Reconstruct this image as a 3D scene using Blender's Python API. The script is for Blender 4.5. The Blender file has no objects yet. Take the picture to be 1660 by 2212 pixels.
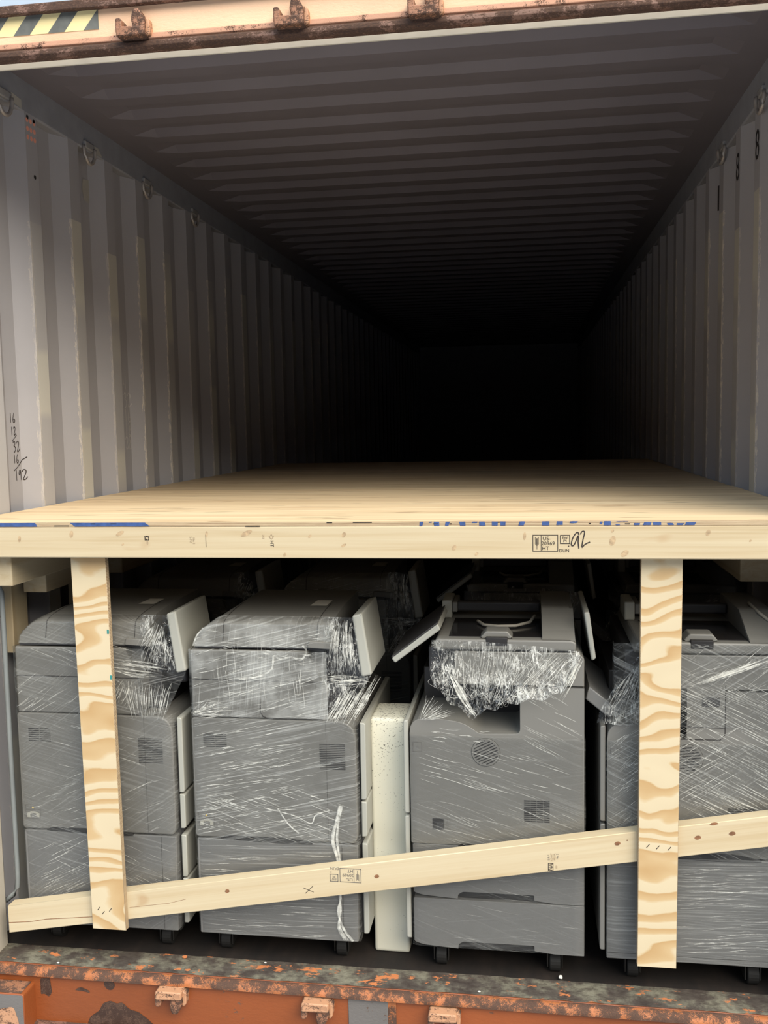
import bpy, bmesh, math, random
from mathutils import Vector, Matrix, noise

# ------------------------------------------------------------------ camera, light, exposure
scn = bpy.context.scene
C = scn.collection
random.seed(7)

cam_d = bpy.data.cameras.new('camera')
cam = bpy.data.objects.new('camera', cam_d)
C.objects.link(cam)
right, up, fwd = (0.98885, 0.14774, -0.01887), (0.00469, 0.09574, 0.9954), (-0.14886, 0.98438, -0.09397)
cam.matrix_world = Matrix(((right[0], up[0], -fwd[0], 0.418), (right[1], up[1], -fwd[1], -2.43),
                           (right[2], up[2], -fwd[2], 1.556), (0, 0, 0, 1)))
cam_d.sensor_fit = 'VERTICAL'
cam_d.sensor_height = 36.0
cam_d.lens = 36.0 * 2050.66 / 2212
cam_d.clip_end = 60
scn.camera = cam

world = bpy.data.worlds.new('overcast_sky')
scn.world = world
world.use_nodes = True
wn = world.node_tree.nodes
# bright hazy sky above, horizon band darkened so daylight fades quickly inside
_wt = world.node_tree
_tc = wn.new('ShaderNodeTexCoord'); _sx = wn.new('ShaderNodeSeparateXYZ'); _rp = wn.new('ShaderNodeValToRGB')
_wt.links.new(_tc.outputs['Generated'], _sx.inputs[0]); _wt.links.new(_sx.outputs['Z'], _rp.inputs[0])
_rp.color_ramp.elements[0].position = 0.22; _rp.color_ramp.elements[0].color = (0.03, 0.026, 0.025, 1)
_rp.color_ramp.elements[1].position = 0.62; _rp.color_ramp.elements[1].color = (0.76, 0.92, 1.08, 1)
_wt.links.new(_rp.outputs[0], wn['Background'].inputs[0])
wn['Background'].inputs[1].default_value = 2.4

sun_d = bpy.data.lights.new('hazy_sun', 'SUN')
sun = bpy.data.objects.new('hazy_sun', sun_d)
C.objects.link(sun)
sun_d.energy = 5.1
sun_d.angle = math.radians(47)
sun_d.color = (1.0, 0.90, 0.74)
sd = Vector((0.62, -0.76, 0.88)).normalized()      # towards the sun: in front of the doors, to the right
sun.rotation_euler = sd.to_track_quat('Z', 'Y').to_euler()
sun.location = (3, -6, 6)

vs = scn.view_settings
vs.view_transform = 'Standard'
vs.look = 'None'
vs.gamma = 1.0
vs.exposure = -0.08
vs.use_curve_mapping = False
scn.cycles.max_bounces = 8
scn.cycles.diffuse_bounces = 3
scn.cycles.glossy_bounces = 3
scn.cycles.transparent_max_bounces = 16
scn.cycles.caustics_reflective = False
scn.cycles.caustics_refractive = False

# ------------------------------------------------------------------ materials
def mat(name):
    m = bpy.data.materials.new(name)
    m.use_nodes = True
    nt = m.node_tree
    return m, nt, nt.nodes['Principled BSDF']

def nd(nt, kind, **kw):
    n = nt.nodes.new(kind)
    for k, v in kw.items():
        if k.startswith('i_'):
            key = k[2:]
            n.inputs[int(key) if key.isdigit() else key].default_value = v
        else:
            setattr(n, k, v)
    return n

def mth(nt, op, a, b=None, c=None, clamp=False):
    n = nt.nodes.new('ShaderNodeMath'); n.operation = op; n.use_clamp = clamp
    for i, v in enumerate((a, b, c)):
        if v is None: continue
        if isinstance(v, (int, float)): n.inputs[i].default_value = v
        else: nt.links.new(v, n.inputs[i])
    return n.outputs[0]

def objco(nt):
    return nt.nodes.new('ShaderNodeTexCoord').outputs['Object']

def mapping(nt, co, scale=(1, 1, 1), rot=(0, 0, 0), loc=(0, 0, 0)):
    n = nt.nodes.new('ShaderNodeMapping')
    n.inputs['Scale'].default_value = scale; n.inputs['Rotation'].default_value = rot; n.inputs['Location'].default_value = loc
    nt.links.new(co, n.inputs['Vector'])
    return n.outputs[0]

def noise_tex(nt, co, scale, detail=3, rough=0.55, dist=0.0):
    n = nt.nodes.new('ShaderNodeTexNoise')
    n.inputs['Scale'].default_value = scale; n.inputs['Detail'].default_value = detail
    n.inputs['Roughness'].default_value = rough; n.inputs['Distortion'].default_value = dist
    nt.links.new(co, n.inputs['Vector'])
    return n.outputs[0]

def ramp(nt, fac, stops, interp='LINEAR'):
    n = nt.nodes.new('ShaderNodeValToRGB')
    n.color_ramp.interpolation = interp
    e = n.color_ramp.elements
    while len(e) < len(stops): e.new(0.5)
    for el, (p, c) in zip(e, stops):
        el.position = p
        el.color = (c, c, c, 1) if isinstance(c, (int, float)) else (*c, 1)
    nt.links.new(fac, n.inputs[0])
    return n.outputs[0]

def mix(nt, fac, a, b):
    n = nt.nodes.new('ShaderNodeMix'); n.data_type = 'RGBA'
    for key, v in (('Factor', fac), ('A', a), ('B', b)):
        s = [i for i in n.inputs if i.name == key and (i.type == 'RGBA' if key != 'Factor' else i.type == 'VALUE')][0]
        if isinstance(v, (int, float)): s.default_value = v
        elif isinstance(v, tuple): s.default_value = (*v, 1)
        else: nt.links.new(v, s)
    return [o for o in n.outputs if o.type == 'RGBA'][0]

def bump(nt, bs, h, strength=0.3, dist=0.01):
    n = nt.nodes.new('ShaderNodeBump')
    n.inputs['Strength'].default_value = strength; n.inputs['Distance'].default_value = dist
    nt.links.new(h, n.inputs['Height'])
    nt.links.new(n.outputs[0], bs.inputs['Normal'])

def sep(nt, co):
    n = nt.nodes.new('ShaderNodeSeparateXYZ'); nt.links.new(co, n.inputs[0]); return n.outputs

def plain(name, col, rough=0.5, metal=0.0, spec=0.5, var=0.0, vscale=12.0):
    m, nt, b = mat(name)
    b.inputs['Base Color'].default_value = (*col, 1)
    b.inputs['Roughness'].default_value = rough
    b.inputs['Metallic'].default_value = metal
    b.inputs['Specular IOR Level'].default_value = spec
    if var:
        n = noise_tex(nt, objco(nt), vscale, 4)
        c = ramp(nt, n, [(0.3, tuple(x * (1 - var) for x in col)), (0.7, tuple(min(1, x * (1 + var)) for x in col))])
        nt.links.new(c, b.inputs['Base Color'])
    return m

WALLC = (0.375, 0.365, 0.385)

def wall_material(name, phase):
    m, nt, b = mat(name)
    co = objco(nt); s = sep(nt, co)
    p = mth(nt, 'FRACT', mth(nt, 'DIVIDE', mth(nt, 'SUBTRACT', s[1], phase), 0.292))
    cell = mth(nt, 'FLOOR', mth(nt, 'DIVIDE', mth(nt, 'SUBTRACT', s[1], phase), 0.292))
    jag = noise_tex(nt, mapping(nt, co, (1, 5, 5)), 5.0, 7, 0.75)
    pj = mth(nt, 'ADD', p, mth(nt, 'MULTIPLY', mth(nt, 'SUBTRACT', jag, 0.5), 0.12))
    wnn = nt.nodes.new('ShaderNodeTexWhiteNoise'); wnn.noise_dimensions = '1D'; nt.links.new(cell, wnn.inputs['W'])
    rnd = wnn.outputs[0]
    zz = nt.nodes.new('ShaderNodeCombineXYZ'); nt.links.new(mth(nt, 'MULTIPLY', cell, 3.7), zz.inputs[0]); nt.links.new(s[2], zz.inputs[2])
    pn = noise_tex(nt, zz.outputs[0], 1.6, 2)
    fine = noise_tex(nt, mapping(nt, co, (1, 60, 9)), 3.0, 5, 0.75)
    hi = mth(nt, 'LESS_THAN', p, 0.995)
    top = mth(nt, 'LESS_THAN', s[2], mth(nt, 'ADD', 2.20, mth(nt, 'MULTIPLY', rnd, 0.16)))
    lo = mth(nt, 'GREATER_THAN', pj, 0.745)
    heavy = ramp(nt, pn, [(0.50, 0.22), (0.53, 0.85)])
    amt = mth(nt, 'MULTIPLY', mth(nt, 'MULTIPLY', mth(nt, 'MULTIPLY', lo, hi), top), heavy)
    edge = mth(nt, 'MULTIPLY', mth(nt, 'LESS_THAN', mth(nt, 'ABSOLUTE', mth(nt, 'SUBTRACT', pj, 0.742)), 0.03), mth(nt, 'GREATER_THAN', fine, 0.50))
    base = mix(nt, noise_tex(nt, co, 3.0, 4), tuple(c * 0.9 for c in WALLC), tuple(c * 1.1 for c in WALLC))
    c1 = mix(nt, amt, base, (0.55, 0.53, 0.47))
    c2 = mix(nt, mth(nt, 'MULTIPLY', mth(nt, 'MULTIPLY', edge, top), mth(nt, 'ADD', 0.25, mth(nt, 'MULTIPLY', rnd, 0.7))), c1, (0.68, 0.62, 0.53))
    nt.links.new(c2, b.inputs['Base Color'])
    b.inputs['Roughness'].default_value = 0.55
    bump(nt, b, noise_tex(nt, co, 30, 3), 0.08, 0.004)
    return m

def ceiling_material():
    m, nt, b = mat('ceiling_paint')
    co = objco(nt)
    n = noise_tex(nt, co, 2.2, 4)
    sc = noise_tex(nt, mapping(nt, co, (3, 9, 1)), 3.1, 5, 0.7)
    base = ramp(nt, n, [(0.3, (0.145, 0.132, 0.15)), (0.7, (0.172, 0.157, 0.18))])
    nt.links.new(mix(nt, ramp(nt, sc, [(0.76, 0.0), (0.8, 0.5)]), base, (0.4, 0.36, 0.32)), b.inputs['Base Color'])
    b.inputs['Roughness'].default_value = 0.6
    return m

def lumber_material(name, axis_rot=(0, 0, 0), seed=0.0, tone=1.0):
    m, nt, b = mat(name)
    co = mapping(nt, objco(nt), (1, 1, 1), axis_rot, (seed, seed * 0.7, seed * 1.3))
    g = noise_tex(nt, mapping(nt, co, (1.2, 30, 55)), 1.0, 4, 0.6, 0.6)
    g2 = noise_tex(nt, mapping(nt, co, (0.8, 6, 9)), 1.0, 2, 0.5, 1.2)
    f = mth(nt, 'ADD', mth(nt, 'MULTIPLY', g, 0.6), mth(nt, 'MULTIPLY', g2, 0.4))
    a, c, d = (0.46, 0.34, 0.19), (0.53, 0.42, 0.265), (0.57, 0.47, 0.31)
    col = ramp(nt, f, [(0.33, tuple(x * tone for x in a)), (0.48, tuple(x * tone for x in c)), (0.65, tuple(x * tone for x in d))])
    sm = noise_tex(nt, mapping(nt, co, (7, 9, 14)), 1.0, 2, 0.5, 0.4)
    col = mix(nt, ramp(nt, sm, [(0.70, 0.0), (0.80, 0.55)]), col, (0.42, 0.26, 0.13))
    nt.links.new(col, b.inputs['Base Color'])
    b.inputs['Roughness'].default_value = 0.62
    bump(nt, b, g, 0.12, 0.003)
    return m

def ply_face_material(name, ax, seed=0.0, tone=1.0):
    """Rotary-cut pine veneer: wide wavy bands. ax: the axis the bands are counted along (2 = z, 1 = y)."""
    m, nt, b = mat(name)
    co = objco(nt); s = sep(nt, co)
    if ax == 2:
        w1 = noise_tex(nt, mapping(nt, co, (3.0, 1, 5.5), loc=(seed, 0, seed)), 1.0, 2, 0.45, 0.3)
        w2 = noise_tex(nt, mapping(nt, co, (16, 1, 22), loc=(seed, 0, 0)), 1.0, 3, 0.6)
        v = mth(nt, 'ADD', mth(nt, 'MULTIPLY', s[2], 17.0), mth(nt, 'MULTIPLY', w1, 6.5))
        v = mth(nt, 'ADD', v, mth(nt, 'MULTIPLY', w2, 0.22))
        tri = mth(nt, 'FRACT', v)
        col = ramp(nt, tri, [(0.0, (0.59, 0.48, 0.315)), (0.45, (0.61, 0.50, 0.33)), (0.57, (0.54, 0.375, 0.195)), (0.93, (0.47, 0.295, 0.13)), (0.985, (0.58, 0.455, 0.28))])
    else:
        g = noise_tex(nt, mapping(nt, co, (1.1, 34, 1), loc=(seed, 0, 0)), 1.0, 4, 0.6, 0.5)
        pk = noise_tex(nt, mapping(nt, co, (5, 60, 1), loc=(seed, 3, 0)), 1.0, 2, 0.5)
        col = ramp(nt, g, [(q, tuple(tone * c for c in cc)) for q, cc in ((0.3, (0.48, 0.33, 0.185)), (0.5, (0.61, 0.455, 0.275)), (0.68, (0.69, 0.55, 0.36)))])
        col = mix(nt, ramp(nt, pk, [(0.66, 0.0), (0.70, 0.85)]), col, (0.22, 0.12, 0.06))
    nt.links.new(col, b.inputs['Base Color'])
    b.inputs['Roughness'].default_value = 0.6
    return m

def ply_edge_material():
    m, nt, b = mat('plywood_edge')
    co = objco(nt); s = sep(nt, co)
    n = noise_tex(nt, mapping(nt, co, (9, 1, 160)), 1.0, 4, 0.6)
    lay = mth(nt, 'FRACT', mth(nt, 'MULTIPLY', mth(nt, 'ADD', s[2], mth(nt, 'MULTIPLY', n, 0.002)), 240))
    col = ramp(nt, mth(nt, 'ADD', mth(nt, 'MULTIPLY', lay, 0.5), mth(nt, 'MULTIPLY', n, 0.5)),
               [(0.3, (0.24, 0.15, 0.08)), (0.5, (0.44, 0.32, 0.19)), (0.8, (0.58, 0.45, 0.29))])
    nt.links.new(col, b.inputs['Base Color'])
    b.inputs['Roughness'].default_value = 0.7
    return m

def rust_orange(name, base, amount, scale, seed=0.0, fine=1.0):
    m, nt, b = mat(name)
    co = mapping(nt, objco(nt), (1, 1, 1), (0, 0, 0), (seed, seed, seed))
    n1 = noise_tex(nt, co, scale, 6, 0.68)
    n2 = noise_tex(nt, mapping(nt, co, (3, 6, 6)), scale * 3 * fine, 6, 0.7)
    fade = noise_tex(nt, co, 2.0, 3)
    col = ramp(nt, fade, [(0.3, tuple(c * 0.82 for c in base)), (0.7, tuple(min(1, c * 1.12) for c in base))])
    k = mth(nt, 'ADD', mth(nt, 'MULTIPLY', n1, 0.6), mth(nt, 'MULTIPLY', n2, 0.4))
    msk = ramp(nt, k, [(amount, 0.0), (amount + 0.03, 1.0)])
    rust = ramp(nt, n2, [(0.3, (0.035, 0.022, 0.018)), (0.55, (0.09, 0.045, 0.028)), (0.75, (0.17, 0.10, 0.065))])
    nt.links.new(mix(nt, msk, col, rust), b.inputs['Base Color'])
    nt.links.new(ramp(nt, msk, [(0, 0.45), (1, 0.9)]), b.inputs['Roughness'])
    bump(nt, b, mth(nt, 'SUBTRACT', n2, mth(nt, 'MULTIPLY', msk, 0.4)), 0.35, 0.004)
    return m

def threshold_material():
    m, nt, b = mat('scraped_steel_threshold')
    co = objco(nt); s = sep(nt, co)
    n1 = noise_tex(nt, co, 9.0, 6, 0.65)
    n2 = noise_tex(nt, mapping(nt, co, (1, 1.6, 1)), 30.0, 5, 0.7)
    n3 = noise_tex(nt, mapping(nt, co, (2.6, 5, 1), loc=(3.1, 0, 0)), 4.0, 6, 0.68)
    steel = ramp(nt, n1, [(0.30, (0.035, 0.024, 0.02)), (0.47, (0.075, 0.060, 0.047)), (0.58, (0.175, 0.16, 0.115)), (0.75, (0.26, 0.235, 0.17))])
    steel = mix(nt, ramp(nt, n2, [(0.35, 0.7), (0.55, 0.0)]), steel, (0.03, 0.018, 0.014))
    om = mth(nt, 'MULTIPLY', ramp(nt, n3, [(0.575, 0.0), (0.605, 1.0)]), ramp(nt, n2, [(0.40, 0.0), (0.46, 1.0)]))
    fr = ramp(nt, mth(nt, 'ADD', s[1], mth(nt, 'MULTIPLY', mth(nt, 'SUBTRACT', n2, 0.5), 0.06)), [(0.008, 1.0), (0.02, 0.0)])
    om = mth(nt, 'MAXIMUM', om, mth(nt, 'MULTIPLY', fr, ramp(nt, n2, [(0.44, 0.0), (0.50, 1.0)])))
    nt.links.new(mix(nt, om, steel, (0.50, 0.165, 0.055)), b.inputs['Base Color'])
    b.inputs['Roughness'].default_value = 0.7
    bump(nt, b, n2, 0.6, 0.005)
    return m

def floor_material():
    m, nt, b = mat('shaded_dirty_floor_boards')
    co = objco(nt)
    g = noise_tex(nt, mapping(nt, co, (9, 1.2, 1)), 2.0, 5, 0.6)
    n = noise_tex(nt, co, 7.0, 5, 0.7)
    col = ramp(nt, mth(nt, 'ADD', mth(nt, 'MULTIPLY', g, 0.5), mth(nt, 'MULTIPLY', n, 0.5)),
               [(0.35, (0.004, 0.0025, 0.002)), (0.5, (0.010, 0.006, 0.004)), (0.68, (0.026, 0.016, 0.011))])  # dark boards, darkened further to hold the shade under the copiers
    nt.links.new(col, b.inputs['Base Color'])
    b.inputs['Roughness'].default_value = 0.8
    bump(nt, b, n, 0.4, 0.004)
    return m

def foam_material():
    m, nt, b = mat('speckled_foam')
    co = objco(nt); s = sep(nt, co)
    n = noise_tex(nt, co, 190.0, 3, 0.6)
    big = noise_tex(nt, co, 9.0, 3)
    up_ = ramp(nt, s[2], [(0.45, 0.0), (0.70, 0.12)])
    k = mth(nt, 'ADD', mth(nt, 'ADD', n, up_), mth(nt, 'MULTIPLY', mth(nt, 'SUBTRACT', big, 0.5), 0.25))
    col = mix(nt, ramp(nt, k, [(0.70, 0.0), (0.73, 0.9)]), (0.74, 0.71, 0.58), (0.10, 0.085, 0.065))
    nt.links.new(col, b.inputs['Base Color'])
    b.inputs['Roughness'].default_value = 0.8
    return m

def film_material(name, a1, a2, veil, seed=0.0, k1=0.5, k2=0.35):
    """Clear stretch film: mostly see-through, glossy, with stretched whitish streaks at angles a1 and a2 (degrees in the x-z plane)."""
    m, nt, b = mat(name)
    co = objco(nt)
    def layer(a, sd, lo, hi, amt):
        c = mapping(nt, co, (1, 1, 1), (0, math.radians(a), 0), (sd, 0, sd * 1.7))
        st = noise_tex(nt, mapping(nt, c, (2.6, 2.6, 190)), 1.0, 3, 0.6)
        pt = noise_tex(nt, mapping(nt, c, (3.0, 3.0, 7.0), loc=(5.3, 0, 1)), 1.0, 2)
        v = ramp(nt, mth(nt, 'ADD', st, mth(nt, 'MULTIPLY', mth(nt, 'SUBTRACT', pt, 0.5), 0.35)), [(lo, 0.0), (hi, 1.0)])
        return mth(nt, 'MULTIPLY', v, amt), st
    s1, h1 = layer(a1, seed, 0.52, 0.74, k1)
    s2, h2 = layer(a2, seed + 4.0, 0.54, 0.76, k2)
    fl = noise_tex(nt, mapping(nt, co, (7, 7, 7), loc=(seed, 1, 2)), 1.0, 4, 0.65)
    fog = mth(nt, 'MULTIPLY', ramp(nt, fl, [(0.42, 0.0), (0.66, 1.0)]), veil)
    fac = mth(nt, 'MINIMUM', mth(nt, 'ADD', mth(nt, 'ADD', s1, s2), mth(nt, 'ADD', fog, 0.012)), 0.7)
    h = mth(nt, 'ADD', h1, mth(nt, 'MULTIPLY', h2, 0.7))
    bp = nt.nodes.new('ShaderNodeBump'); bp.inputs['Strength'].default_value = 0.45; bp.inputs['Distance'].default_value = 0.004
    nt.links.new(h, bp.inputs['Height'])
    tr = nt.nodes.new('ShaderNodeBsdfTransparent'); tr.inputs[0].default_value = (0.97, 0.97, 0.965, 1)
    gl = nt.nodes.new('ShaderNodeBsdfGlossy'); gl.inputs['Roughness'].default_value = 0.16
    gl.inputs['Color'].default_value = (0.95, 0.95, 0.92, 1)
    nt.links.new(bp.outputs[0], gl.inputs['Normal'])
    fr = nt.nodes.new('ShaderNodeFresnel'); fr.inputs['IOR'].default_value = 1.45
    nt.links.new(bp.outputs[0], fr.inputs['Normal'])
    m1 = nt.nodes.new('ShaderNodeMixShader')
    nt.links.new(mth(nt, 'MULTIPLY', fr.outputs[0], 0.4, clamp=True), m1.inputs[0])
    nt.links.new(tr.outputs[0], m1.inputs[1]); nt.links.new(gl.outputs[0], m1.inputs[2])
    b.inputs['Base Color'].default_value = (0.72, 0.72, 0.68, 1)
    b.inputs['Roughness'].default_value = 0.3
    nt.links.new(bp.outputs[0], b.inputs['Normal'])
    m2 = nt.nodes.new('ShaderNodeMixShader')
    nt.links.new(fac, m2.inputs[0]); nt.links.new(m1.outputs[0], m2.inputs[1]); nt.links.new(b.outputs[0], m2.inputs[2])
    nt.links.new(m2.outputs[0], nt.nodes['Material Output'].inputs[0])
    return m

def crease_material():
    m, nt, b = mat('film_crease_glint')  # pale colour paints the bright highlights along film folds
    b.inputs['Base Color'].default_value = (0.86, 0.84, 0.76, 1)
    b.inputs['Roughness'].default_value = 0.22
    b.inputs['Specular IOR Level'].default_value = 0.8
    n = noise_tex(nt, objco(nt), 60.0, 3, 0.6)
    tr = nt.nodes.new('ShaderNodeBsdfTransparent')
    m2 = nt.nodes.new('ShaderNodeMixShader')
    nt.links.new(ramp(nt, n, [(0.35, 0.10), (0.65, 0.60)]), m2.inputs[0])
    nt.links.new(tr.outputs[0], m2.inputs[1]); nt.links.new(b.outputs[0], m2.inputs[2])
    nt.links.new(m2.outputs[0], nt.nodes['Material Output'].inputs[0])
    return m

def crumple_material():
    m, nt, b = mat('film_crumple')
    co = objco(nt)
    def ridge(sc, rot, width, amt):
        v = noise_tex(nt, mapping(nt, co, sc, (0, rot, 0)), 1.0, 3, 0.55, 0.5)
        d = mth(nt, 'ABSOLUTE', mth(nt, 'SUBTRACT', v, 0.5))
        return ramp(nt, d, [(0.0, amt), (width, 0.0)]), v
    r1, h1 = ridge((60, 30, 11), 0.35, 0.03, 0.75)
    r2, h2 = ridge((80, 30, 18), -0.5, 0.022, 0.6)
    r3, h3 = ridge((30, 30, 40), 0.9, 0.016, 0.6)
    n = noise_tex(nt, co, 16.0, 4, 0.65)
    e = mth(nt, 'MAXIMUM', mth(nt, 'MAXIMUM', r1, r2), r3)
    fac = mth(nt, 'MULTIPLY', e, ramp(nt, n, [(0.42, 0.0), (0.62, 1.0)]))
    fac = mth(nt, 'ADD', fac, ramp(nt, n, [(0.5, 0.0), (0.75, 0.12)]), clamp=True)
    hh = mth(nt, 'ADD', mth(nt, 'ADD', h1, h2), h3)
    bp = nt.nodes.new('ShaderNodeBump'); bp.inputs['Strength'].default_value = 0.8; bp.inputs['Distance'].default_value = 0.01
    nt.links.new(hh, bp.inputs['Height'])
    tr = nt.nodes.new('ShaderNodeBsdfTransparent'); tr.inputs[0].default_value = (0.95, 0.95, 0.94, 1)
    gl = nt.nodes.new('ShaderNodeBsdfGlossy'); gl.inputs['Roughness'].default_value = 0.12
    nt.links.new(bp.outputs[0], gl.inputs['Normal'])
    m1 = nt.nodes.new('ShaderNodeMixShader'); m1.inputs[0].default_value = 0.05
    nt.links.new(tr.outputs[0], m1.inputs[1]); nt.links.new(gl.outputs[0], m1.inputs[2])
    b.inputs['Base Color'].default_value = (0.84, 0.83, 0.77, 1); b.inputs['Roughness'].default_value = 0.2
    m2 = nt.nodes.new('ShaderNodeMixShader')
    nt.links.new(fac, m2.inputs[0]); nt.links.new(m1.outputs[0], m2.inputs[1]); nt.links.new(b.outputs[0], m2.inputs[2])
    nt.links.new(m2.outputs[0], nt.nodes['Material Output'].inputs[0])
    return m

M = {}
M['wall_left'] = wall_material('wall_paint_near_left', 0.592)
M['wall_right'] = wall_material('wall_paint_near_right', 0.668)
M['rail'] = plain('rail_paint', (0.27, 0.275, 0.30), 0.55, var=0.1)
M['ceiling'] = ceiling_material()
M['post_paint'] = plain('post_paint', (0.48, 0.43, 0.355), 0.55, var=0.06)
M['floor'] = floor_material()
M['threshold'] = threshold_material()
M['header'] = rust_orange('header_orange_lit', (0.92, 0.58, 0.37), 0.69, 7.0, 1.0)  # same paint as the sill, lightened to hold the stronger daylight up here
M['header_lip'] = rust_orange('header_lip_orange', (0.62, 0.32, 0.20), 0.53, 14.0, 2.0, 2.0)
M['header_dark'] = rust_orange('header_rust_and_shade', (0.22, 0.115, 0.08), 0.45, 14.0, 5.0)  # darkened copy: underside shade and rust put into the colour
M['inner_flange'] = plain('inner_flange_paint', (0.62, 0.585, 0.49), 0.6, var=0.08)
M['sill'] = rust_orange('sill_orange_shaded', (0.265, 0.068, 0.017), 0.595, 4.5, 8.0)  # same paint as the header, darkened to hold the shade down here
M['sill_lip'] = rust_orange('sill_lip_orange', (0.42, 0.135, 0.042), 0.455, 20.0, 4.0, 2.2)
M['keeper'] = rust_orange('keeper_rusty_orange', (0.36, 0.16, 0.085), 0.47, 26.0, 3.0)
M['keeper_top'] = rust_orange('keeper_faded_orange', (0.56, 0.29, 0.16), 0.52, 26.0, 6.0)
M['grey_plate'] = rust_orange('grey_primer', (0.16, 0.145, 0.135), 0.60, 9.0, 2.0)
M['ground'] = plain('concrete_yard', (0.265, 0.272, 0.29), 0.9, var=0.3, vscale=40)
M['lumber'] = lumber_material('pine_beam')
M['brace'] = lumber_material('pine_brace', (0, math.radians(9.9), 0), 3.0, 1.02)
M['stud'] = lumber_material('pine_stud', (0, math.radians(90), 0), 6.0, 0.9)
M['ledger'] = lumber_material('pine_ledger', (0, 0, math.radians(90)), 9.0, 0.85)
M['post_ply_a'] = ply_face_material('plywood_strip_face', 2, 1.3)
M['post_ply_b'] = ply_face_material('plywood_strip_face_wavy', 2, 6.1)
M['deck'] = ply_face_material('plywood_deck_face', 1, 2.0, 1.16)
M['deck_b'] = ply_face_material('plywood_deck_face_rear', 1, 8.0, 0.92)  # toned darker than the front sheet
M['ply_edge'] = ply_edge_material()
M['knot'] = plain('pine_knot', (0.22, 0.10, 0.045), 0.55, var=0.35, vscale=120)
M['knot_pale'] = plain('pale_knot', (0.44, 0.31, 0.18), 0.6, var=0.3, vscale=90)
M['ink'] = plain('black_ink', (0.022, 0.014, 0.012), 0.7)
M['ink_faded'] = plain('faded_ink', (0.33, 0.24, 0.15), 0.7)
M['chalk'] = plain('white_chalk', (0.62, 0.60, 0.56), 0.9)
M['stencil'] = plain('black_stencil', (0.02, 0.016, 0.016), 0.7)
M['blue'] = plain('blue_spray_paint', (0.035, 0.075, 0.22), 0.6, var=0.25, vscale=60)
M['teal'] = plain('teal_marker', (0.03, 0.22, 0.20), 0.6)
M['plastic'] = plain('grey_plastic', (0.172, 0.164, 0.147), 0.42, var=0.03, vscale=3)
M['plastic_low'] = plain('lower_cabinet_plastic', (0.165, 0.160, 0.151), 0.42, var=0.03, vscale=3)
M['plastic_light'] = plain('light_plastic', (0.36, 0.352, 0.305), 0.42, var=0.03, vscale=3)
M['plastic_dark'] = plain('dark_plastic', (0.035, 0.032, 0.032), 0.45)
M['recess'] = plain('recess_shade', (0.012, 0.01, 0.01), 0.6)  # near-black colour stands in for the shade inside slots and holes
M['seam'] = plain('panel_seam', (0.03, 0.026, 0.024), 0.7)
M['glass_dark'] = plain('dark_glass', (0.02, 0.018, 0.018), 0.12)
M['label'] = plain('paper_label', (0.62, 0.59, 0.52), 0.6)
M['label_line'] = plain('label_print', (0.12, 0.11, 0.10), 0.6)
M['label_yellow'] = plain('warning_yellow', (0.68, 0.48, 0.10), 0.5)
M['label_art'] = plain('label_picture', (0.40, 0.38, 0.32), 0.6)
M['rubber'] = plain('caster_rubber', (0.009, 0.008, 0.007), 0.7)  # rubber and fork colours darkened to hold the shade under the copiers
M['caster_metal'] = plain('caster_fork', (0.02, 0.018, 0.016), 0.5, 0.2)
M['cable'] = plain('cable_sheath', (0.34, 0.31, 0.26), 0.5)
M['foam'] = foam_material()
M['steel_ring'] = plain('painted_ring', (0.30, 0.29, 0.285), 0.4, var=0.15)
M['steel_bright'] = plain('worn_ring', (0.40, 0.36, 0.33), 0.35, 0.3)
M['rod'] = plain('rod_paint', (0.21, 0.225, 0.225), 0.42, var=0.1)
M['sticker_yellow'] = plain('sticker_yellow', (0.88, 0.72, 0.36), 0.5, var=0.05)
M['sticker_black'] = plain('sticker_grey_black', (0.14, 0.14, 0.125), 0.5, var=0.25, vscale=25)
M['chip'] = plain('white_chip', (0.78, 0.74, 0.68), 0.7)
M['chip_orange'] = plain('orange_flake', (0.55, 0.19, 0.07), 0.7)
M['perf'] = plain('painted_light_through_holes', (0.85, 0.36, 0.26), 0.6)  # bright discs paint the outside light coming through the holes
M['patch'] = plain('bare_paint_patch', (0.42, 0.40, 0.36), 0.65, var=0.06)
M['crease_glint'] = crease_material()
M['crumple'] = crumple_material()

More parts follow.
